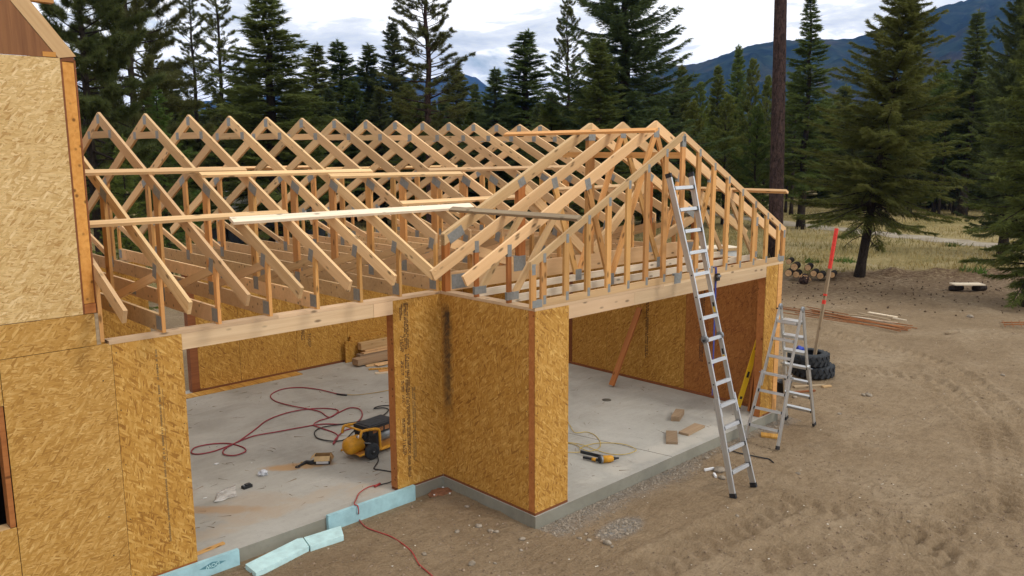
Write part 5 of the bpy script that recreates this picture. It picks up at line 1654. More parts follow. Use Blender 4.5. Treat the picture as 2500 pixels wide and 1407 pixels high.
mt, t, b = newmat('clear_film', 0.25, 0, 0.5)
b.inputs['Base Color'].default_value = (0.62, 0.60, 0.56, 1)
tp_ = nd(t, 'ShaderNodeBsdfTransparent'); ms = nd(t, 'ShaderNodeMixShader'); t.links.new(ramp(t, noise(t, objcoord(t), 9, 4), [(0.3, 0.35), (0.7, 0.9)]), ms.inputs[0])
t.links.new(tp_.outputs[0], ms.inputs[1]); t.links.new(b.outputs[0], ms.inputs[2]); t.links.new(ms.outputs[0], t.nodes['Material Output'].inputs[0])
tag(sheet('plastic_sheet', [(522, 1230), (578, 1213), (575, 1185), (530, 1205)], 0.0, mt, 3, 9, 0.03), 'crumpled clear plastic sheet lying by the left door pier', 'plastic')
for i, (u, w, s_) in enumerate([(529, 1133, 0.03), (614, 1131, 0.012), (501, 1217, 0.02)]):
    tag(blob('paper_scrap', (*P(u, w, 'z', 0)[:2], 0.006), s_, MAT['whitep'], 20 + i, (1.3, 0.9, 0.25), None, 1, 0.3), 'tiny white paper scrap on the main bay floor', 'scrap', 'paper scraps on the floor')

# ------------------------------------------------------------------ nail gun
gp = P(1470, 1124, 'z', 0.0)
T = thing('nail_gun', 'yellow and black nail gun lying on its side on the wing floor', 'nail gun', gp)
def gpx(u, w, z): return Vector([float(c) for c in P(u, w, 'z', z)])
a, b = gpx(1418, 1103, 0.05), gpx(1478, 1117, 0.05)
beam('magazine', a, b, 0.03, 0.045, MAT['cardark'], T)
beam('magazine_edge', a + Vector((0, 0, 0.024)), b + Vector((0, 0, 0.024)), 0.012, 0.003, MAT['steel'], T)
a, b = gpx(1424, 1117, 0.035), gpx(1466, 1125, 0.035)
tube('handle', [a, a.lerp(b, 0.5), b], 0.02, MAT['black'], T, 10)
a2, b2_ = a.lerp(b, 0.52), a.lerp(b, 0.74)
tube('handle_grip', [a2, b2_], 0.027, MAT['yellow'], T, 10)
a, b = gpx(1466, 1122, 0.06), gpx(1505, 1119, 0.055)
d = (b - a).normalized()
lathe('cylinder_head', [(0.03, -0.035), (0.052, -0.02), (0.055, 0.0)], axis_to(a, d), MAT['black'], T, 16)
L_ = (b - a).length
lathe('head_band', [(0.056, 0.0), (0.056, 0.03)], axis_to(a, d), MAT['steel'], T, 16)
lathe('body', [(0.054, 0.03), (0.052, L_ * 0.62), (0.04, L_ * 0.78)], axis_to(a, d), MAT['yellow'], T, 18)
lathe('nose', [(0.03, L_ * 0.78), (0.02, L_ * 0.95), (0.013, L_ * 1.15)], axis_to(a, d), MAT['black'], T, 10)
beam('connector', gpx(1475, 1116, 0.05), gpx(1488, 1121, 0.05), 0.035, 0.04, MAT['cardark'], T)

# ------------------------------------------------------------------ far behind: truck, trailer, crate
def wheel(parent, c, d, r, w):
    wl_ = lathe('wheel', [(r * 0.55, -w / 2), (r * 0.92, -w / 2), (r, -w / 3), (r, w / 3), (r * 0.92, w / 2), (r * 0.55, w / 2)], axis_to(c, d), MAT['rubber'], parent, 20)
    lathe('rim', [(r * 0.54, w * 0.3), (r * 0.45, w * 0.42), (r * 0.1, w * 0.45)], axis_to(c, d), MAT['steel'], wl_, 14)


tq = P(655, 592, 'z', GZ)
tm = Matrix.Translation((float(tq[0]), float(tq[1]), GZ)) @ Matrix.Rotation(-0.55, 4, 'Z')
T = thing('utility_truck', 'dark flatbed work truck with white rack and equipment behind the garage', 'truck', (float(tq[0]), float(tq[1]), GZ))
def tb(nm, c, s, mat, par=None): return obj(nm, boxme(*s, mat), par or T, tm @ Matrix.Translation(c))
tb('chassis', (0, 0, 0.75), (6.0, 0.9, 0.22), MAT['cardark'])
V = [(-2.9, z_, x_) for x_, z_ in ()]
cabp = [(1.6, 0.6), (3.3, 0.6), (3.3, 1.25), (2.75, 1.32), (2.45, 1.95), (1.65, 1.98)]
V = [tm @ Vector((x_, -0.95, z_)) for x_, z_ in cabp] + [tm @ Vector((x_, 0.95, z_)) for x_, z_ in cabp]
F = [tuple(range(6)), tuple(range(11, 5, -1))] + [((i + 1) % 6, i, i + 6, (i + 1) % 6 + 6) for i in range(6)]
_loc('cab', V, F, MAT['cardark'], T)
tb('side_window', (2.05, -0.953, 1.62), (0.6, 0.01, 0.36), MAT['steel'])
tb('flatbed', (-0.8, 0, 0.95), (4.6, 2.2, 0.14), MAT['cardark'])
tb('tool_box', (-0.2, -0.75, 1.35), (2.4, 0.6, 0.62), MAT['cardark'])
hb = tb('equipment_body', (-1.3, 0.2, 2.05), (1.5, 1.1, 0.75), MAT['carwhite'])
tb('panel_door', (-1.0, -0.353, 2.0), (0.5, 0.012, 0.4), MAT['steel'], hb)
lathe('gauge_port', [(0.10, 0), (0.09, 0.03)], axis_to(tm @ Vector((-1.75, -0.353, 2.1)), (tm.to_3x3() @ Vector((0, -1, 0)))), MAT['black'], hb, 12)
for xx in (-2.0, -1.3, -0.6):
    for yy in (-0.35, 0.7): tube('rail_post', [tm @ Vector((xx, yy, 2.42)), tm @ Vector((xx, yy, 2.72))], 0.03, MAT['carwhite'], T, 6)
for yy in (-0.35, 0.7): tube('rail', [tm @ Vector((-2.0, yy, 2.72)), tm @ Vector((-0.6, yy, 2.72))], 0.03, MAT['carwhite'], T, 6)
tube('exhaust_stack', [tm @ Vector((1.45, -0.8, 1.0)), tm @ Vector((1.45, -0.8, 2.3)), tm @ Vector((1.4, -0.85, 2.5))], 0.06, MAT['carwhite'], T, 8)
for xx in (2.5, -1.4, -2.4):
    for yy in (-0.9, 0.9): wheel(T, tm @ Vector((xx, yy, 0.48)), tm.to_3x3() @ Vector((0, -1 if yy < 0 else 1, 0)), 0.48, 0.28)
for yy in (-0.7, 0.7):
    lathe('headlight', [(0.10, 0), (0.08, 0.03)], axis_to(tm @ Vector((3.3, yy, 0.95)), tm.to_3x3() @ Vector((1, 0, 0))), MAT['carwhite'], T, 12)
tb('bumper', (3.36, 0, 0.62), (0.12, 1.9, 0.2), MAT['steel'])

tq = P(772, 578, 'z', GZ)
tm = Matrix.Translation((float(tq[0]), float(tq[1]), GZ)) @ Matrix.Rotation(-0.65, 4, 'Z')
T = thing('trailer', 'low dark utility trailer with white load parked behind the garage', 'trailer', (float(tq[0]), float(tq[1]), GZ))
tb('bed', (0, 0, 0.55), (2.6, 1.5, 0.10), MAT['cardark'])
for yy in (-0.74, 0.74):
    tb('side_rail', (0, yy, 0.85), (2.6, 0.05, 0.06), MAT['cardark']); tb('side_board', (0, yy, 0.68), (2.6, 0.04, 0.2), MAT['plate_red'])
    wheel(T, tm @ Vector((-0.2, yy * 1.12, 0.33)), tm.to_3x3() @ Vector((0, -1 if yy < 0 else 1, 0)), 0.33, 0.2)
tb('load_box', (0.4, -0.1, 0.82), (1.0, 0.8, 0.42), MAT['carwhite'])
tube('tongue', [tm @ Vector((1.3, 0, 0.5)), tm @ Vector((2.3, 0, 0.42))], 0.05, MAT['cardark'], T, 8)
tb('tail_gate', (-1.28, 0, 0.95), (0.05, 1.45, 0.7), MAT['cardark'])

wq = P(1745, 640, 'z', GZ)
wm_ = Matrix.Translation((float(wq[0]), float(wq[1]), GZ)) @ Matrix.Rotation(-0.35, 4, 'Z')
T = thing('crate', 'white insulated crate with plywood lid standing on the grass behind the wing', 'crate', (float(wq[0]), float(wq[1]), GZ))
obj('body', boxme(1.7, 1.0, 0.62, MAT['carwhite']), T, wm_ @ Matrix.Translation((0, 0, 0.312)))
obj('lid', boxme(1.8, 1.1, 0.03, MAT['white']), T, wm_ @ Matrix.Translation((0, 0, 0.64)))
obj('lid_edge', boxme(1.82, 1.12, 0.10, MAT['pale']), T, wm_ @ Matrix.Translation((0, 0, 0.571)))
obj('latch', boxme(0.10, 0.02, 0.05, MAT['black']), T, wm_ @ Matrix.Translation((-0.3, -0.566, 0.58)))

# ------------------------------------------------------------------ trees
def nrmz(v):
    return v / (np.linalg.norm(v, axis=-1, keepdims=True) + 1e-9)


def tris(base, dirv, length, width, R):
    side = nrmz(np.cross(dirv, R.normal(size=dirv.shape)))
    tip = base + dirv * length[:, None]
    w = (side * (width * 0.5)[:, None])
    return np.stack([base - w, base + w, tip], 1)


def conifer(name, seed, H, zc, R0, shape, nb, dens, ntri, nl, nw, pitch0, pitch1, droop, upturn, style, mat, bark, tr=0.018, low=0.6, lean=0.0, gap=0.0, hang=0.0):
    """a tree prototype: (crown mesh, trunk mesh). style 'fir': flat sprays; 'pine': tufts at the twig ends"""
    R = np.random.default_rng(seed)
    crown = []; VT, FT = [], []
    trunk_r = H * tr
    n = 14
    bend = [np.array([lean * H * (k / n) ** 1.3 + R.normal() * 0.004 * H * (k / n), R.normal() * 0.004 * H * (k / n), H * k / n - (0.3 if k == 0 else 0)]) for k in range(n + 1)]
    rad = [trunk_r * ((1 - k / n) ** 0.8 + 0.03) * (1.35 if k == 0 else 1.0) for k in range(n + 1)]
    v, f = tube_geo(bend, 0, 9, True, rad); VT += v; FT += f

    def trunk_at(z):
        a = np.clip(z / H * n, 0, n - 1e-6); i = int(a); return bend[i] * (1 - (a - i)) + bend[i + 1] * (a - i)
    az = R.uniform(0, 6.28)
    for b in range(nb):
        t = (b + R.uniform(0, 1)) / nb
        t = t ** 0.92
        z = zc + (H * 0.985 - zc) * t
        az += 2.39996 + R.normal() * 0.5
        prof = (1 - t) ** shape
        prof *= low + (1 - low) * min(1, t / 0.16)
        L = R0 * prof * R.uniform(0.50, 1.18) + 0.05
        if R.random() < gap: L *= R.uniform(0.25, 0.6)
        pit = pitch0 + (pitch1 - pitch0) * t + R.normal() * 0.15
        o = trunk_at(z); rd = np.array([math.cos(az), math.sin(az), 0.0])
        m = 8
        s = np.linspace(0, 1, m)
        bendx = R.normal() * 0.10
        lat0 = np.array([-rd[1], rd[0], 0])
        pts = o + rd * (L * s * math.cos(pit))[:, None] + lat0 * (bendx * L * s * s)[:, None]
        pts[:, 2] += L * (math.sin(pit) * s - droop * s ** 2 + upturn * s ** 3)
        if L > 0.5:
            br = max(0.006, trunk_r * 0.22 * (L / R0))
            v, f = tube_geo(pts[::2] if m > 6 else pts, 0, 4, False, list(np.linspace(br, br * 0.25, len(pts[::2]))))
            of = len(VT); VT += v; FT += [tuple(i + of for i in q) for q in f]
        nt_ = max(5, int(dens * (0.25 + L)))
        ss = R.uniform(0.06 if style == 'fir' else 0.35, 1.0, nt_) ** 0.85
        idx = np.clip(ss * (m - 1), 0, m - 1.001); i0 = idx.astype(int); fr_ = (idx - i0)[:, None]
        pb_ = pts[i0] * (1 - fr_) + pts[i0 + 1] * fr_
        tg_ = nrmz(pts[i0 + 1] - pts[i0])
        sgn = R.choice([-1, 1], nt_)[:, None]
        lat = nrmz(np.cross(tg_, np.array([0, 0, 1.0])))
        if style == 'fir':
            tl = (0.16 + 0.42 * (1 - ss) * min(L, 2.6) * 0.62) * R.uniform(0.6, 1.15, nt_)
            td = nrmz(tg_ * R.uniform(0.45, 0.9, (nt_, 1)) + lat * sgn * R.uniform(0.35, 0.95, (nt_, 1)) + np.array([0, 0, -1.0]) * (hang + R.uniform(-0.12, 0.22, (nt_, 1))))
            k = ntri
            ff = R.uniform(0, 1, (nt_, k))
            base = (pb_[:, None, :] + td[:, None, :] * (tl[:, None] * ff)[:, :, None]).reshape(-1, 3)
            base[:, 2] -= (np.repeat(tl, k) * ff.ravel() ** 2) * 0.12
            dv = nrmz(np.repeat(td, k, 0) + R.normal(size=(nt_ * k, 3)) * np.array([0.45, 0.45, 0.30]))
            ln = nl * R.uniform(0.6, 1.3, nt_ * k); wd = nw * R.uniform(0.7, 1.3, nt_ * k)
            crown.append(tris(base, dv, ln, wd, R))
        else:
            tl = (0.18 + 0.30 * (1 - ss) * min(L, 2.5)) * R.uniform(0.6, 1.2, nt_)
            td = nrmz(tg_ * 0.7 + lat * sgn * R.uniform(0.2, 0.9, (nt_, 1)) + np.array([0, 0, 1.0]) * R.uniform(-0.25, 0.55, (nt_, 1)))
            tip = pb_ + td * tl[:, None]
            k = ntri
            # needles burst round the last part of the twig
            ff = R.uniform(0.45, 1.0, (nt_, k))
            base = (pb_[:, None, :] + td[:, None, :] * (tl[:, None] * ff)[:, :, None]).reshape(-1, 3)
            dv = nrmz(np.repeat(td, k, 0) * 0.75 + R.normal(size=(nt_ * k, 3)) * 0.62)
            ln = nl * R.uniform(0.7, 1.2, nt_ * k); wd = nw * R.uniform(0.7, 1.3, nt_ * k)
            crown.append(tris(base, dv, ln, wd, R))
            # bare twigs carrying the tufts
            tw = tris(pb_, td, tl, np.full(nt_, 0.022), R); 
            of = len(VT)
            for q in tw:
                VT += [Vector(c) for c in q]; FT.append((of, of + 1, of + 2)); of += 3
    # leader
    k = 60
    zt = R.uniform(H * 0.93, H * 1.0, k)
    base = np.array([trunk_at(z_) for z_ in zt])
    dv = nrmz(np.stack([R.normal(size=k) * 0.22, R.normal(size=k) * 0.22, R.uniform(0.3, 1, k)], 1))
    crown.append(tris(base, dv, nl * 1.3 * R.uniform(0.6, 1.2, k), np.full(k, nw), R))
    C_ = np.concatenate(crown)
    cm = tri_mesh(name + '_crown', C_, MAT[mat])
    tm_ = mesh(name + '_trunk', VT, FT, MAT[bark], True)
    return dict(crown=cm, trunk=tm_, H=H, R=R0)


PR = {}
#                         seed  H   zc    R0  shape nb  dens ntri  nl    nw   p0    p1   droop up   style mat bark
PR['fir'] = conifer('fir', 1, 14, 1.0, 3.1, 0.80, 300, 24, 10, 0.20, 0.034, -0.12, 0.55, 0.22, 0.16, 'fir', 'fir', 'bark', hang=0.10)
PR['fir2'] = conifer('fir_slim', 2, 14, 0.8, 2.3, 0.74, 280, 26, 10, 0.19, 0.034, -0.05, 0.65, 0.20, 0.12, 'fir', 'fir', 'bark', gap=0.12, hang=0.05)
PR['fir3'] = conifer('fir_ragged', 3, 14, 1.2, 2.8, 0.85, 240, 26, 10, 0.20, 0.034, 0.0, 0.7, 0.30, 0.26, 'fir', 'spruce', 'bark', gap=0.3, hang=0.12)
PR['near'] = conifer('near_fir', 4, 12.5, 2.7, 3.6, 0.55, 330, 36, 12, 0.15, 0.024, -0.16, 0.50, 0.24, 0.22, 'fir', 'fir', 'bark', 0.016, low=0.85, gap=0.25, hang=0.12)
PR['spruce'] = conifer('big_spruce', 5, 21, 2.0, 5.2, 0.72, 330, 30, 12, 0.22, 0.036, -0.10, 0.60, 0.30, 0.42, 'fir', 'spruce', 'bark', gap=0.22, hang=0.32)
PR['pine'] = conifer('tall_pine', 6, 22, 7.5, 2.9, 0.50, 150, 17, 28, 0.19, 0.022, 0.0, 0.75, 0.10, 0.22, 'pine', 'pine', 'bark_red', 0.012, low=0.55, gap=0.25)
PR['pine2'] = conifer('airy_pine', 7, 21, 5.0, 2.4, 0.55, 170, 14, 24, 0.17, 0.022, 0.05, 0.8, 0.06, 0.15, 'pine', 'pine', 'bark', 0.010, low=0.55, gap=0.25)
PR['bushy'] = conifer('bushy_pine', 8, 18, 3.5, 4.6, 0.55, 190, 14, 34, 0.30, 0.026, -0.15, 0.6, 0.25, 0.30, 'pine', 'pine', 'bark', 0.016, low=0.8, gap=0.12)
PR['young'] = conifer('young_pine', 9, 11, 1.0, 2.3, 0.62, 170, 13, 20, 0.17, 0.030, 0.15, 0.9, 0.05, 0.15, 'pine', 'young', 'bark', 0.012, low=0.8, gap=0.1)
PR['young2'] = conifer('young_fir', 10, 11, 0.7, 2.1, 0.80, 220, 24, 9, 0.19, 0.036, 0.05, 0.8, 0.15, 0.10, 'fir', 'young', 'bark', gap=0.1)
PR['forest'] = conifer('forest_pine', 12, 17, 6.0, 2.4, 0.6, 110, 12, 16, 0.24, 0.045, 0.0, 0.8, 0.1, 0.15, 'pine', 'fir', 'bark', 0.011, low=0.6, gap=0.2)
PR['larch'] = conifer('larch', 13, 12, 1.5, 3.0, 0.7, 170, 20, 8, 0.17, 0.034, -0.05, 0.5, 0.28, 0.22, 'fir', 'larch', 'bark', 0.012, gap=0.2, hang=0.18)
PR['snagtop'] = conifer('thin_top_fir', 14, 17, 3.0, 2.6, 1.05, 240, 26, 10, 0.20, 0.034, -0.05, 0.6, 0.2, 0.15, 'fir', 'fir', 'bark', 0.012, gap=0.18, hang=0.1)

tree_no = [0]
HWF = dict(fir=2.05, fir2=2.15, fir3=2.0, near=1.3, spruce=1.35, pine=1.15, pine2=1.2, bushy=1.2, young=1.35, young2=1.6, forest=1.3, larch=1.3, snagtop=1.7)


def tree(kind, px, depth, top, label, hw=None, group=None, name=None, rot=None, h=None, tilt=None, pos=None):
    p = PR[kind]
    if pos is None:
        q = PD(px, 380, depth); x, y = float(q[0]), float(q[1])
    else: x, y = pos
    z = GZ - 0.03
    if h is None: h = float(PD(px, top, depth)[2]) - z
    sz = h / p['H']
    r = (hw * HWF[kind] / FPX * depth) if hw else p['R'] * sz
    sx = r / p['R']
    tree_no[0] += 1
    e_ = bpy.data.objects.new(name or ('pine_tree' if kind in ('pine', 'pine2', 'bushy', 'young', 'forest') else 'fir_tree'), None)
    rz = rot if rot is not None else (tree_no[0] * 2.399) % 6.283
    mw = Matrix.Translation((x, y, z))
    if tilt: mw = mw @ Matrix.Rotation(tilt[1], 4, Vector(tilt[0]))
    mw = mw @ Matrix.Rotation(rz, 4, 'Z') @ Matrix.Diagonal((sx, sx, sz, 1))
    reg(e_, None, mw); e_.empty_display_size = 0.5
    tag(e_, label, 'tree', group)
    for nm, me in (('trunk', p['trunk']), ('crown', p['crown'])):
        o = bpy.data.objects.new(nm, me); COL.objects.link(o); o.parent = e_
    return e_


# the ones that can be told apart
view_side = (_rt[0], _rt[1], 0)
tree('bushy', 225, 24.5, -260, 'dense dark long-needled pine rising beside the orange house post', 190)
tree('bushy', 335, 34, -330, 'tall open pine behind the dense dark one, top out of sight', 150)
tree('pine2', 487, 46, -30, 'slender open pine with thin crown standing beside its straight twin', 72)
tree('pine2', 549, 44, -95, 'taller slender pine with bare lower trunk beside its twin', 72)
tree('fir', 668, 42, -20, 'broad dense fir between the two slender pines and the small firs', 118)
tree('fir2', 779, 58, 112, 'small pointed fir next to the broad dense fir', 62)
tree('fir2', 839, 60, 104, 'second small pointed fir, slightly taller, before the far hill', 60)
tree('fir2', 905, 62, 112, 'third small pointed fir with narrow spire', 52)
tree('fir3', 968, 60, 60, 'ragged fir with brownish tip left of the big red-barked pine', 70)
tree('pine', 1048, 40, -170, 'tall red-barked pine with open crown above the truss ridge', 108)
tree('fir', 1118, 64, 165, 'fir half hidden behind the red-barked pine trunk', 62)
tree('fir2', 1163, 80, 205, 'very small dark fir in the gap with the blue hill', 30)
tree('fir3', 1210, 55, 168, 'round grey-green fir between the small dark fir and the big spruce', 68)
tree('fir2', 1284, 58, 80, 'pointed light fir just left of the big dark spruce', 72)
tree('pine', 1385, 52, 5, 'open pine with rusty patches growing into the big spruce', 62)
tree('spruce', 1520, 45, -190, 'huge dark spruce with upswept limbs above the wing ridge', 200)
tree('fir2', 1462, 40, 95, 'young dark fir standing in front of the huge spruce', 62)
tree('young2', 1345, 48, 225, 'low bushy fir at the foot of the huge spruce', 70)
for i, (px, tp_, hw, dp, kd) in enumerate([(1660, 165, 50, 62, 'young2'), (1705, 205, 46, 58, 'young'), (1747, 165, 44, 66, 'young2'), (1793, 118, 42, 70, 'young2'), (1828, 150, 46, 60, 'young'), (1868, 190, 44, 57, 'young'), (1690, 250, 52, 50, 'young'), (1770, 235, 55, 52, 'young'), (1845, 260, 52, 50, 'young'), (1610, 240, 55, 55, 'young'), (1925, 215, 44, 62, 'young')]):
    tree(kd, px, dp, tp_, 'bright green young pine in the thicket between spruce and bare trunk', hw, 'young trees of the thicket')
# bare trunk
q = P(1892, 632, 'z', GZ)
T = thing('tree_trunk', 'tall bare dark red trunk rising behind the wing gable', 'tree', (float(q[0]), float(q[1]), GZ))
zt = 24.0
dpt = float((np.array([q[0], q[1], 0]) - CAM) @ np.array([_fw[0], _fw[1], 0]) / np.hypot(_fw[0], _fw[1]))
ptop = PD(1906, 0, float((q - CAM) @ _fw))
dirx = (ptop - q) / (ptop[2] - q[2])
seg_ = [q + dirx * z_ for z_ in np.linspace(-0.2, zt, 15)]
tube('trunk', seg_, 0.3, MAT['bark_red'], T, 16, [0.36] + list(np.linspace(0.315, 0.20, 14)))
R = np.random.default_rng(5)
geos = []
for k in range(9):
    z_ = R.uniform(1.0, 7.0); a = R.uniform(0, 6.28); p0 = q + dirx * z_
    geos.append(tube_geo([p0, p0 + np.array([math.cos(a) * 0.45, math.sin(a) * 0.45, -0.05])], 0.02, 5, False, [0.03, 0.008]))
V, F = merge(*geos); _loc('dead_limbs', V, F, MAT['bark'], T)
cr_ = []
for b_ in range(40):
    z_ = R.uniform(12.5, zt); a = R.uniform(0, 6.28); L = R.uniform(1.2, 3.0)
    p0 = q + dirx * z_; dd = np.array([math.cos(a), math.sin(a), R.uniform(-0.1, 0.5)])
    for s_ in R.uniform(0.35, 1, 12):
        c_ = p0 + dd * L * s_ + R.normal(size=3) * 0.12
        cr_.append(tris(np.repeat(c_[None], 26, 0), nrmz(R.normal(size=(26, 3)) + dd * 0.5), 0.2 * R.uniform(0.7, 1.2, 26), np.full(26, 0.022), R))
V_ = np.concatenate(cr_)
obj('crown', tri_mesh('crown', V_ - q, MAT['pine']), T, Matrix.Translation(Vector([float(c) for c in q])))

q = P(1954, 560, 'z', GZ); 
tree('snagtop', 1960, float((q - CAM) @ _fw), -8, 'fir with thin spiky top beside the bare trunk, near the track', 72, pos=(float(q[0]), float(q[1])))
q = P(1931, 525, 'z', GZ)
tree('forest', 1934, float((q - CAM) @ _fw), 170, 'thin pine just behind the spiky-topped fir', 45, pos=(float(q[0]), float(q[1])))
# leaning tree at the edge of the yard
q = P(2096, 684, 'z', GZ); dp = float((q - CAM) @ _fw)
lt = tree('near', 2180, dp, -15, 'leaning fir with drooping boughs and bare foot at the edge of the yard', 160, pos=(float(q[0]), float(q[1])), tilt=((-_fw[0], -_fw[1], 0), -0.105), rot=0.8)
R = np.random.default_rng(9)
geos = []
qb = Vector([float(c) for c in q]); up_l = (WM[lt.name].to_3x3() @ Vector((0, 0, 1))).normalized()
for k in range(16):
    z_ = R.uniform(1.5, 3.6); a_ = R.uniform(2.2, 5.6); L_ = R.uniform(0.5, 1.5)
    o_ = qb + up_l * z_; dr = Vector((math.cos(a_), math.sin(a_), 0))
    pts = [o_ + dr * (L_ * s_) + Vector((0, 0, 0.15 * s_ - 0.55 * L_ * s_ ** 2)) for s_ in (0, 0.3, 0.6, 0.85, 1.0)]
    geos.append(tube_geo(pts, 0, 5, False, [0.022, 0.018, 0.013, 0.009, 0.004]))
    for j in range(7):
        s_ = R.uniform(0.35, 1.0); i_ = min(3, int(s_ * 4)); p_ = pts[i_].lerp(pts[i_ + 1], s_ * 4 - i_ if s_ < 1 else 0)
        geos.append(tube_geo([p_, p_ + Vector((R.normal() * 0.1, R.normal() * 0.1, -R.uniform(0.08, 0.3)))], 0, 3, False, [0.009, 0.003]))
V, F = merge(*geos); _loc('dead_limbs', V, F, MAT['bark'], lt)
tree('snagtop', 2362, 58, 35, 'fir between the leaning fir and the tree at the forest edge', 78)
tree('larch', 2290, 60, 170, 'lighter green tree at the forest edge behind the leaning fir', 80)
q = PD(2545, 400, 24)
tree('fir', 2535, 23.5, -160, 'big dark fir with low boughs at the edge of the meadow', 95, pos=(float(q[0]), float(q[1])), rot=2.2)
tree('spruce', 2470, 36, -80, 'tall dark spruce behind the low-boughed fir', 110)
tree('larch', 395, 26, 215, 'pale green feathery larch low behind the first trusses', 105)
tree('larch', 300, 21, 330, 'small feathery larch sapling behind the house post', 80)
for i, (px, tp_, hw, dp, kd) in enumerate([(430, 150, 60, 52, 'fir3'), (385, 90, 60, 48, 'pine'), (590, 190, 60, 55, 'fir'), (620, 150, 45, 60, 'fir2'), (725, 190, 55, 52, 'fir'), (750, 240, 60, 48, 'young2'), (810, 215, 55, 55, 'fir3'), (870, 200, 52, 56, 'fir'), (930, 215, 55, 52, 'fir3'), (1000, 205, 52, 58, 'fir'), (1020, 250, 60, 50, 'young2'), (1085, 235, 55, 52, 'fir3'), (1150, 262, 50, 55, 'young2'), (1250, 215, 52, 60, 'fir'), (1320, 250, 55, 52, 'fir3'), (1390, 260, 55, 50, 'fir'), (1580, 260, 55, 52, 'fir'), (1640, 230, 50, 60, 'fir3'), (2010, 240, 55, 70, 'fir'), (2050, 210, 50, 75, 'fir2'), (250, 180, 70, 45, 'fir'), (460, 270, 60, 45, 'young2'), (530, 265, 60, 47, 'fir')]):
    tree(kd, px, dp, tp_, 'conifer of the nearer row rising behind the truss ridges', hw, 'nearer row of conifers behind the garage')
# forest behind: a band of trees that fills to the meadow's far edge
R = np.random.default_rng(21)
lab = 'conifer in the dense tree line closing off the meadow'
bandx = np.linspace(-260, 2760, 96)
for i, px in enumerate(bandx):
    dp = R.uniform(66, 100)
    if 2150 < px < 2700: dp = R.uniform(58, 80)
    k = R.choice(['forest', 'fir2', 'fir3', 'young2', 'forest', 'fir'])
    tp_ = R.uniform(225, 300)
    if px > 2150: tp_ = R.uniform(150, 250); k = R.choice(['forest', 'forest', 'forest', 'fir3'])
    if 1640 < px < 1900: tp_ = R.uniform(245, 300)
    tree(k, px + R.uniform(-14, 14), dp, tp_, lab, None, 'trees of the far tree line')
for i, px in enumerate(np.linspace(-200, 2700, 70)):
    tree(R.choice(['fir', 'fir2', 'young2']), px + R.uniform(-18, 18), R.uniform(104, 130), R.uniform(255, 305), lab, R.uniform(48, 75), 'trees of the far tree line')
for i in range(26):
    px = R.uniform(2190, 2560)
    tree('forest', px, R.uniform(62, 95), R.uniform(140, 240), lab, None, 'trees of the far tree line')
for i, px in enumerate(np.linspace(2225, 2640, 15)):
    tree(R.choice(['fir3', 'fir2', 'forest']), px + R.uniform(-8, 8), R.uniform(64, 71), R.uniform(170, 260), lab, R.uniform(34, 46), 'trees of the far tree line')
for i, px in enumerate(np.linspace(2120, 2700, 24)):
    tree(R.choice(['fir', 'fir3', 'fir2']), px + R.uniform(-10, 10), R.uniform(76, 96), R.uniform(190, 270), lab, R.uniform(45, 60), 'trees of the far tree line')

# ------------------------------------------------------------------ grass, litter, gravel, clods
def grass_mat():
    m, t, b = newmat('dry_grass', 0.9, 0, 0.1)
    geo = nd(t, 'ShaderNodeNewGeometry').outputs['Position']
    c = ramp(t, noise(t, geo, 0.3, 5, 0.7), [(0.36, (0.185, 0.165, 0.050)), (0.5, (0.38, 0.285, 0.112)), (0.66, (0.46, 0.37, 0.19))])
    c = mix(t, ramp(t, noise(t, geo, 9, 3), [(0.4, 0.0), (0.7, 0.5)]), c, (0.18, 0.14, 0.05))
    t.links.new(c, b.inputs['Base Color'])
    return m


MAT['grass'] = grass_mat()
R = np.random.default_rng(31)
n = 90000
u = R.uniform(-100, 2600, n); dpt = 22 + 60 * R.uniform(0, 1, n) ** 1.5
pos = np.array([PD(a, 380, b)[:2] for a, b in zip(u[:1], dpt[:1])])
d0 = RT[None, :] * ((u - 1250) / FPX)[:, None] + _fw[None, :] + UPV[None, :] * ((703.5 - 380) / FPX)
xy = (CAM[None, :] + d0 * dpt[:, None])[:, :2]
_, zg3, _ = zones(xy[:, 0], xy[:, 1])
dn = fbm(xy[:, 0] * 0.35, xy[:, 1] * 0.35, 61, 3)
rd_ = np.array([np.min(np.hypot(sp[:, 0] - a, sp[:, 1] - b)) for a, b in xy]) if False else np.full(n, 9.0)
for s_ in sp: rd_ = np.minimum(rd_, np.hypot(xy[:, 0] - s_[0], xy[:, 1] - s_[1]))
keep = (zg3 > 0.35) & (dn > -0.18) & (rd_ > 1.45) & ~((xy[:, 0] > -5) & (xy[:, 0] < 6.5) & (xy[:, 1] > -2.2) & (xy[:, 1] < 7.2))
xy = xy[keep]; n = len(xy)
base = np.stack([xy[:, 0], xy[:, 1], ground_h(xy[:, 0], xy[:, 1]) - 0.02], 1)
hgt = R.uniform(0.10, 0.30, n) * (0.7 + 1.1 * np.clip(dn[keep] + 0.3, 0, 1))
dv = nrmz(np.stack([R.normal(size=n) * 0.35, R.normal(size=n) * 0.35, np.ones(n)], 1))
tag(obj('grass', tri_mesh('grass', tris(base, dv, hgt, R.uniform(0.02, 0.05, n), R), MAT['grass'])), 'dry yellow grass of the meadow beyond the yard', 'grass', kind='stuff')
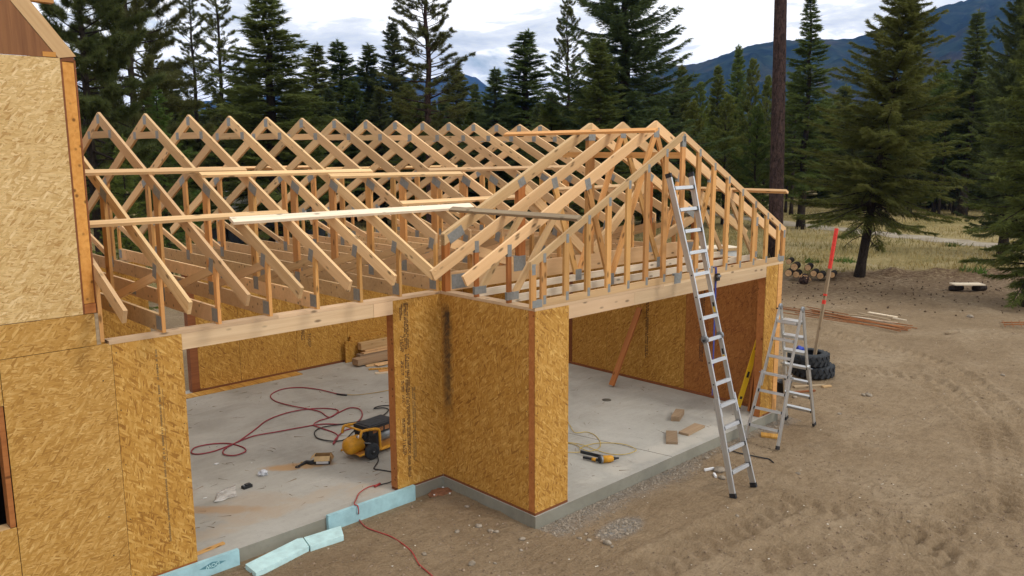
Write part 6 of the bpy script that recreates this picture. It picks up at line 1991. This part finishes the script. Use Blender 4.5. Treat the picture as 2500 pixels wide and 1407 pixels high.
# green weeds on the bank and by the track
def weed(px, w, label, n=40, h=0.3, mat='larch'):
    c_ = P(px, w, 'z', GZ); c_[2] = gz(c_[0], c_[1])
    o = R.normal(size=(n, 3)) * np.array([0.22, 0.22, 0]) 
    dv = nrmz(np.stack([R.normal(size=n) * 0.6, R.normal(size=n) * 0.6, R.uniform(0.5, 1, n)], 1))
    tag(obj('weed', tri_mesh('weed', tris(o, dv, h * R.uniform(0.6, 1.2, n), np.full(n, 0.07), R), MAT[mat]), None, Matrix.Translation(Vector([float(q) for q in c_]))), label, 'weed')


weed(2372, 672, 'broad-leaved green weed growing on the earth bank', 60, 0.34)
weed(2062, 640, 'green weed tuft in the grass left of the leaning fir', 60, 0.26)
weed(1985, 642, 'low green weed tuft behind the log pile', 60, 0.26)
weed(2330, 602, 'green weed tuft beside the gravel track', 50, 0.3)


def stones(name, pts, sizes, mat, seed, flat=0.7):
    """many little stones in one mesh (octahedra knocked about)"""
    R = np.random.default_rng(seed)
    o = np.array([(1, 0, 0), (-1, 0, 0), (0, 1, 0), (0, -1, 0), (0, 0, 1), (0, 0, -1)], float)
    fc = np.array([(0, 2, 4), (2, 1, 4), (1, 3, 4), (3, 0, 4), (2, 0, 5), (1, 2, 5), (3, 1, 5), (0, 3, 5)])
    n = len(pts)
    a = R.uniform(0, 6.28, n)
    v = o[None] * (sizes[:, None, None] * R.uniform(0.55, 1.3, (n, 6, 1)))
    v[:, :, 2] *= flat
    x = v[:, :, 0] * np.cos(a)[:, None] - v[:, :, 1] * np.sin(a)[:, None]; y = v[:, :, 0] * np.sin(a)[:, None] + v[:, :, 1] * np.cos(a)[:, None]
    v = np.stack([x, y, v[:, :, 2]], 2) + pts[:, None, :]
    return tri_mesh(name, v[:, fc].reshape(-1, 3, 3), mat)


def stone_mat(name, a, b_):
    m, t, b = newmat(name, 0.9, 0, 0.2)
    geo = nd(t, 'ShaderNodeNewGeometry').outputs['Position']
    t.links.new(ramp(t, noise(t, geo, 22, 2, 0.5), [(0.35, a), (0.65, b_)]), b.inputs['Base Color'])
    return m


MAT['stone'] = stone_mat('stone_grey', (0.19, 0.155, 0.115), (0.34, 0.285, 0.22))
MAT['clod'] = stone_mat('clod_brown', (0.14, 0.095, 0.06), (0.30, 0.22, 0.15))
MAT['cone'] = stone_mat('cone_dark', (0.035, 0.022, 0.015), (0.10, 0.06, 0.035))
MAT['chip'] = stone_mat('chip_pale', (0.45, 0.38, 0.28), (0.72, 0.66, 0.56))
n = 30000
x = R.uniform(-1.2, 6.4, n); y = R.uniform(-3.3, -1.7, n)
g0, _, _ = zones(x, y)
k = (R.uniform(0, 1, n) < g0 ** 1.3) & ~((x > -0.03) & (y > -1.845))
x, y = x[k], y[k]
pts = np.stack([x, y, ground_h(x, y) + 0.004], 1)
tag(obj('gravel', stones('gravel', pts, R.uniform(0.005, 0.016, len(pts)) * R.choice([1, 1, 1, 1.7], len(pts)), MAT['stone'], 2)), 'grey crushed gravel strewn along the wing slab edge', 'gravel', kind='stuff')
n = 8000
u = R.uniform(560, 2600, n); w = 690 + 760 * R.uniform(0, 1, n) ** 1.2
pp = np.array([P(a, b, 'z', GZ) for a, b in zip(u, w)])
x, y = pp[:, 0], pp[:, 1]
k = ~((x > -4.7) & (x < 6.2) & (y > -0.12) & (y < 7)) & ~((x > -0.1) & (x < 6.2) & (y > -1.95) & (y < 7)) & (fbm(x * 0.7, y * 0.7, 71, 3) > -0.08)
x, y = x[k], y[k]
pts = np.stack([x, y, ground_h(x, y) + 0.003], 1)
sz_ = R.uniform(0.005, 0.016, len(pts)) * R.choice([1, 1, 1, 1.9], len(pts))
tag(obj('dirt_clods', stones('dirt_clods', pts, sz_, MAT['clod'], 3)), 'brown dirt crumbs strewn over the yard', 'dirt', kind='stuff')
n = 420
u = R.uniform(560, 2500, n); w = 700 + 700 * R.uniform(0, 1, n) ** 1.3
pp = np.array([P(a, b, 'z', GZ) for a, b in zip(u, w)])
x, y = pp[:, 0], pp[:, 1]
k = ~((x > -4.7) & (x < 6.2) & (y > -0.12) & (y < 7)) & ~((x > -0.1) & (x < 6.2) & (y > -1.95) & (y < 7))
pts = np.stack([x[k], y[k], ground_h(x[k], y[k]) + 0.006], 1)
tag(obj('wood_chips', stones('wood_chips', pts, R.uniform(0.006, 0.018, len(pts)), MAT['chip'], 4, 0.35)), 'pale wood chips and foam crumbs scattered on the dirt', 'chips', kind='stuff')
n = 600
u = R.uniform(1900, 2600, n); w = R.uniform(685, 775, n)
pp = np.array([P(a, b, 'z', GZ) for a, b in zip(u, w)])
zb_ = zones(pp[:, 0], pp[:, 1])[2]
pp = pp[R.uniform(0, 1, n) < zb_ ** 0.7 * 0.75]
pp[:, 2] = ground_h(pp[:, 0], pp[:, 1]) + 0.02
tag(obj('pine_cones', stones('pine_cones', pp, R.uniform(0.015, 0.042, len(pp)), MAT['cone'], 5, 0.8)), 'dark fallen pine cones littering the dirt before the bank', 'cones', kind='stuff')
# needles and splinters blown onto the slab
n = 420
x = R.uniform(-3.4, 5.7, n); y = np.where(x < 0, R.uniform(0.3, 6.2, n), R.uniform(-1.7, 6.2, n))
a = R.uniform(0, 6.28, n)
MAT['needle'] = simple('dead_needle', (0.17, 0.11, 0.06), 0.9, 0, 0.1, 0.4, 3)
tag(obj('pine_litter', tri_mesh('pine_litter', tris(np.stack([x, y, np.full(n, 0.004)], 1), np.stack([np.cos(a), np.sin(a), np.full(n, 0.01)], 1), R.uniform(0.04, 0.20, n), R.uniform(0.004, 0.010, n), R), MAT['needle'])), 'dead pine needles and splinters strewn over the concrete floor', 'litter', kind='stuff')
# loose stones one can pick out
R = np.random.default_rng(41)
spots = [(1756, 1151, 22), (1763, 1166, 14), (1725, 1120, 10), (1482, 1325, 17), (1415, 1315, 9), (1438, 1318, 10), (1460, 1306, 11), (1430, 1303, 8), (1472, 1316, 8), (1494, 1332, 8), (1530, 1303, 9), (1168, 1288, 14), (1198, 1298, 12), (1212, 1300, 10), (1116, 1300, 11), (1275, 1318, 12), (1140, 1238, 10), (1152, 1380, 16), (1036, 1355, 11), (1800, 1253, 9), (1948, 1163, 9), (1940, 972, 12), (2120, 965, 14), (2108, 964, 10), (2050, 1007, 8), (2218, 1279, 7), (1272, 1345, 8), (1208, 1380, 7), (2368, 776, 12), (2448, 920, 9)]
for i, (u, w, s_) in enumerate(spots):
    c_ = P(u, w, 'z', GZ); dd = float((c_ - CAM) @ _fw); r = s_ * 0.62 / FPX * dd
    c_[2] = gz(c_[0], c_[1]) + r * 0.25
    o = blob('stone', c_, r, MAT['stone'], 100 + i, (1.15, 0.85, 0.62), None, 2, 0.10)
    o.rotation_euler = (0, 0, R.uniform(0, 6))
    o.data.polygons.foreach_set('use_smooth', [True] * len(o.data.polygons))
    tag(o, 'loose rounded grey stone lying on the dirt', 'stone', 'loose stones in the yard')
for i, (u, w, u2, w2) in enumerate([(1720, 1147, 1743, 1144), (1743, 1155, 1748, 1162)]):
    p, q = P(u, w, 'z', GZ + 0.02), P(u2, w2, 'z', GZ + 0.02)
    tag(beam('foam_scrap', (p[0], p[1], gz(p[0], p[1]) + 0.02), (q[0], q[1], gz(q[0], q[1]) + 0.02), 0.03, 0.03, MAT['whitep']), 'small white foam scrap beside the ladder foot', 'scrap', 'foam scraps by the ladder')
# red earth heap in the inner corner
c_ = P(1075, 1203, 'z', GZ)
o = blob('earth_heap', (c_[0], c_[1], GZ - 0.01), 0.15, simple('red_earth', (0.24, 0.11, 0.06), 0.95, 0, 0.1, 0.35, 20), 55, (1.25, 0.9, 0.28), None, 3, 0.16)
tag(o, 'small heap of reddish earth in the inner corner of the slab', 'earth')
for i, (u, w) in enumerate([(1082, 1190), (1060, 1208), (1098, 1205)]):
    p = P(u, w, 'z', GZ + 0.05); tag(blob('foam_crumb', (p[0], p[1], GZ + 0.05), 0.016, MAT['whitep'], 60 + i, (1, 1, 0.6), None, 1, 0.3), 'white foam crumb on the reddish earth heap', 'crumb', 'foam crumbs on the earth heap')

# ------------------------------------------------------------------ air
hz = bpy.data.materials.new('air'); hz.use_nodes = True
t = hz.node_tree; t.nodes.clear()
o_ = t.nodes.new('ShaderNodeOutputMaterial'); pv = t.nodes.new('ShaderNodeVolumePrincipled')
pv.inputs['Color'].default_value = (0.18, 0.40, 1.0, 1); pv.inputs['Density'].default_value = 9.5e-5; pv.inputs['Anisotropy'].default_value = 0.0
t.links.new(pv.outputs[0], o_.inputs['Volume'])
me = mesh('haze', *boxgeo((800, 1600, 265), (11500, 11500, 574)), hz)
tag(obj('haze', me), 'thin blue air between the yard and the mountains', 'haze', kind='stuff')
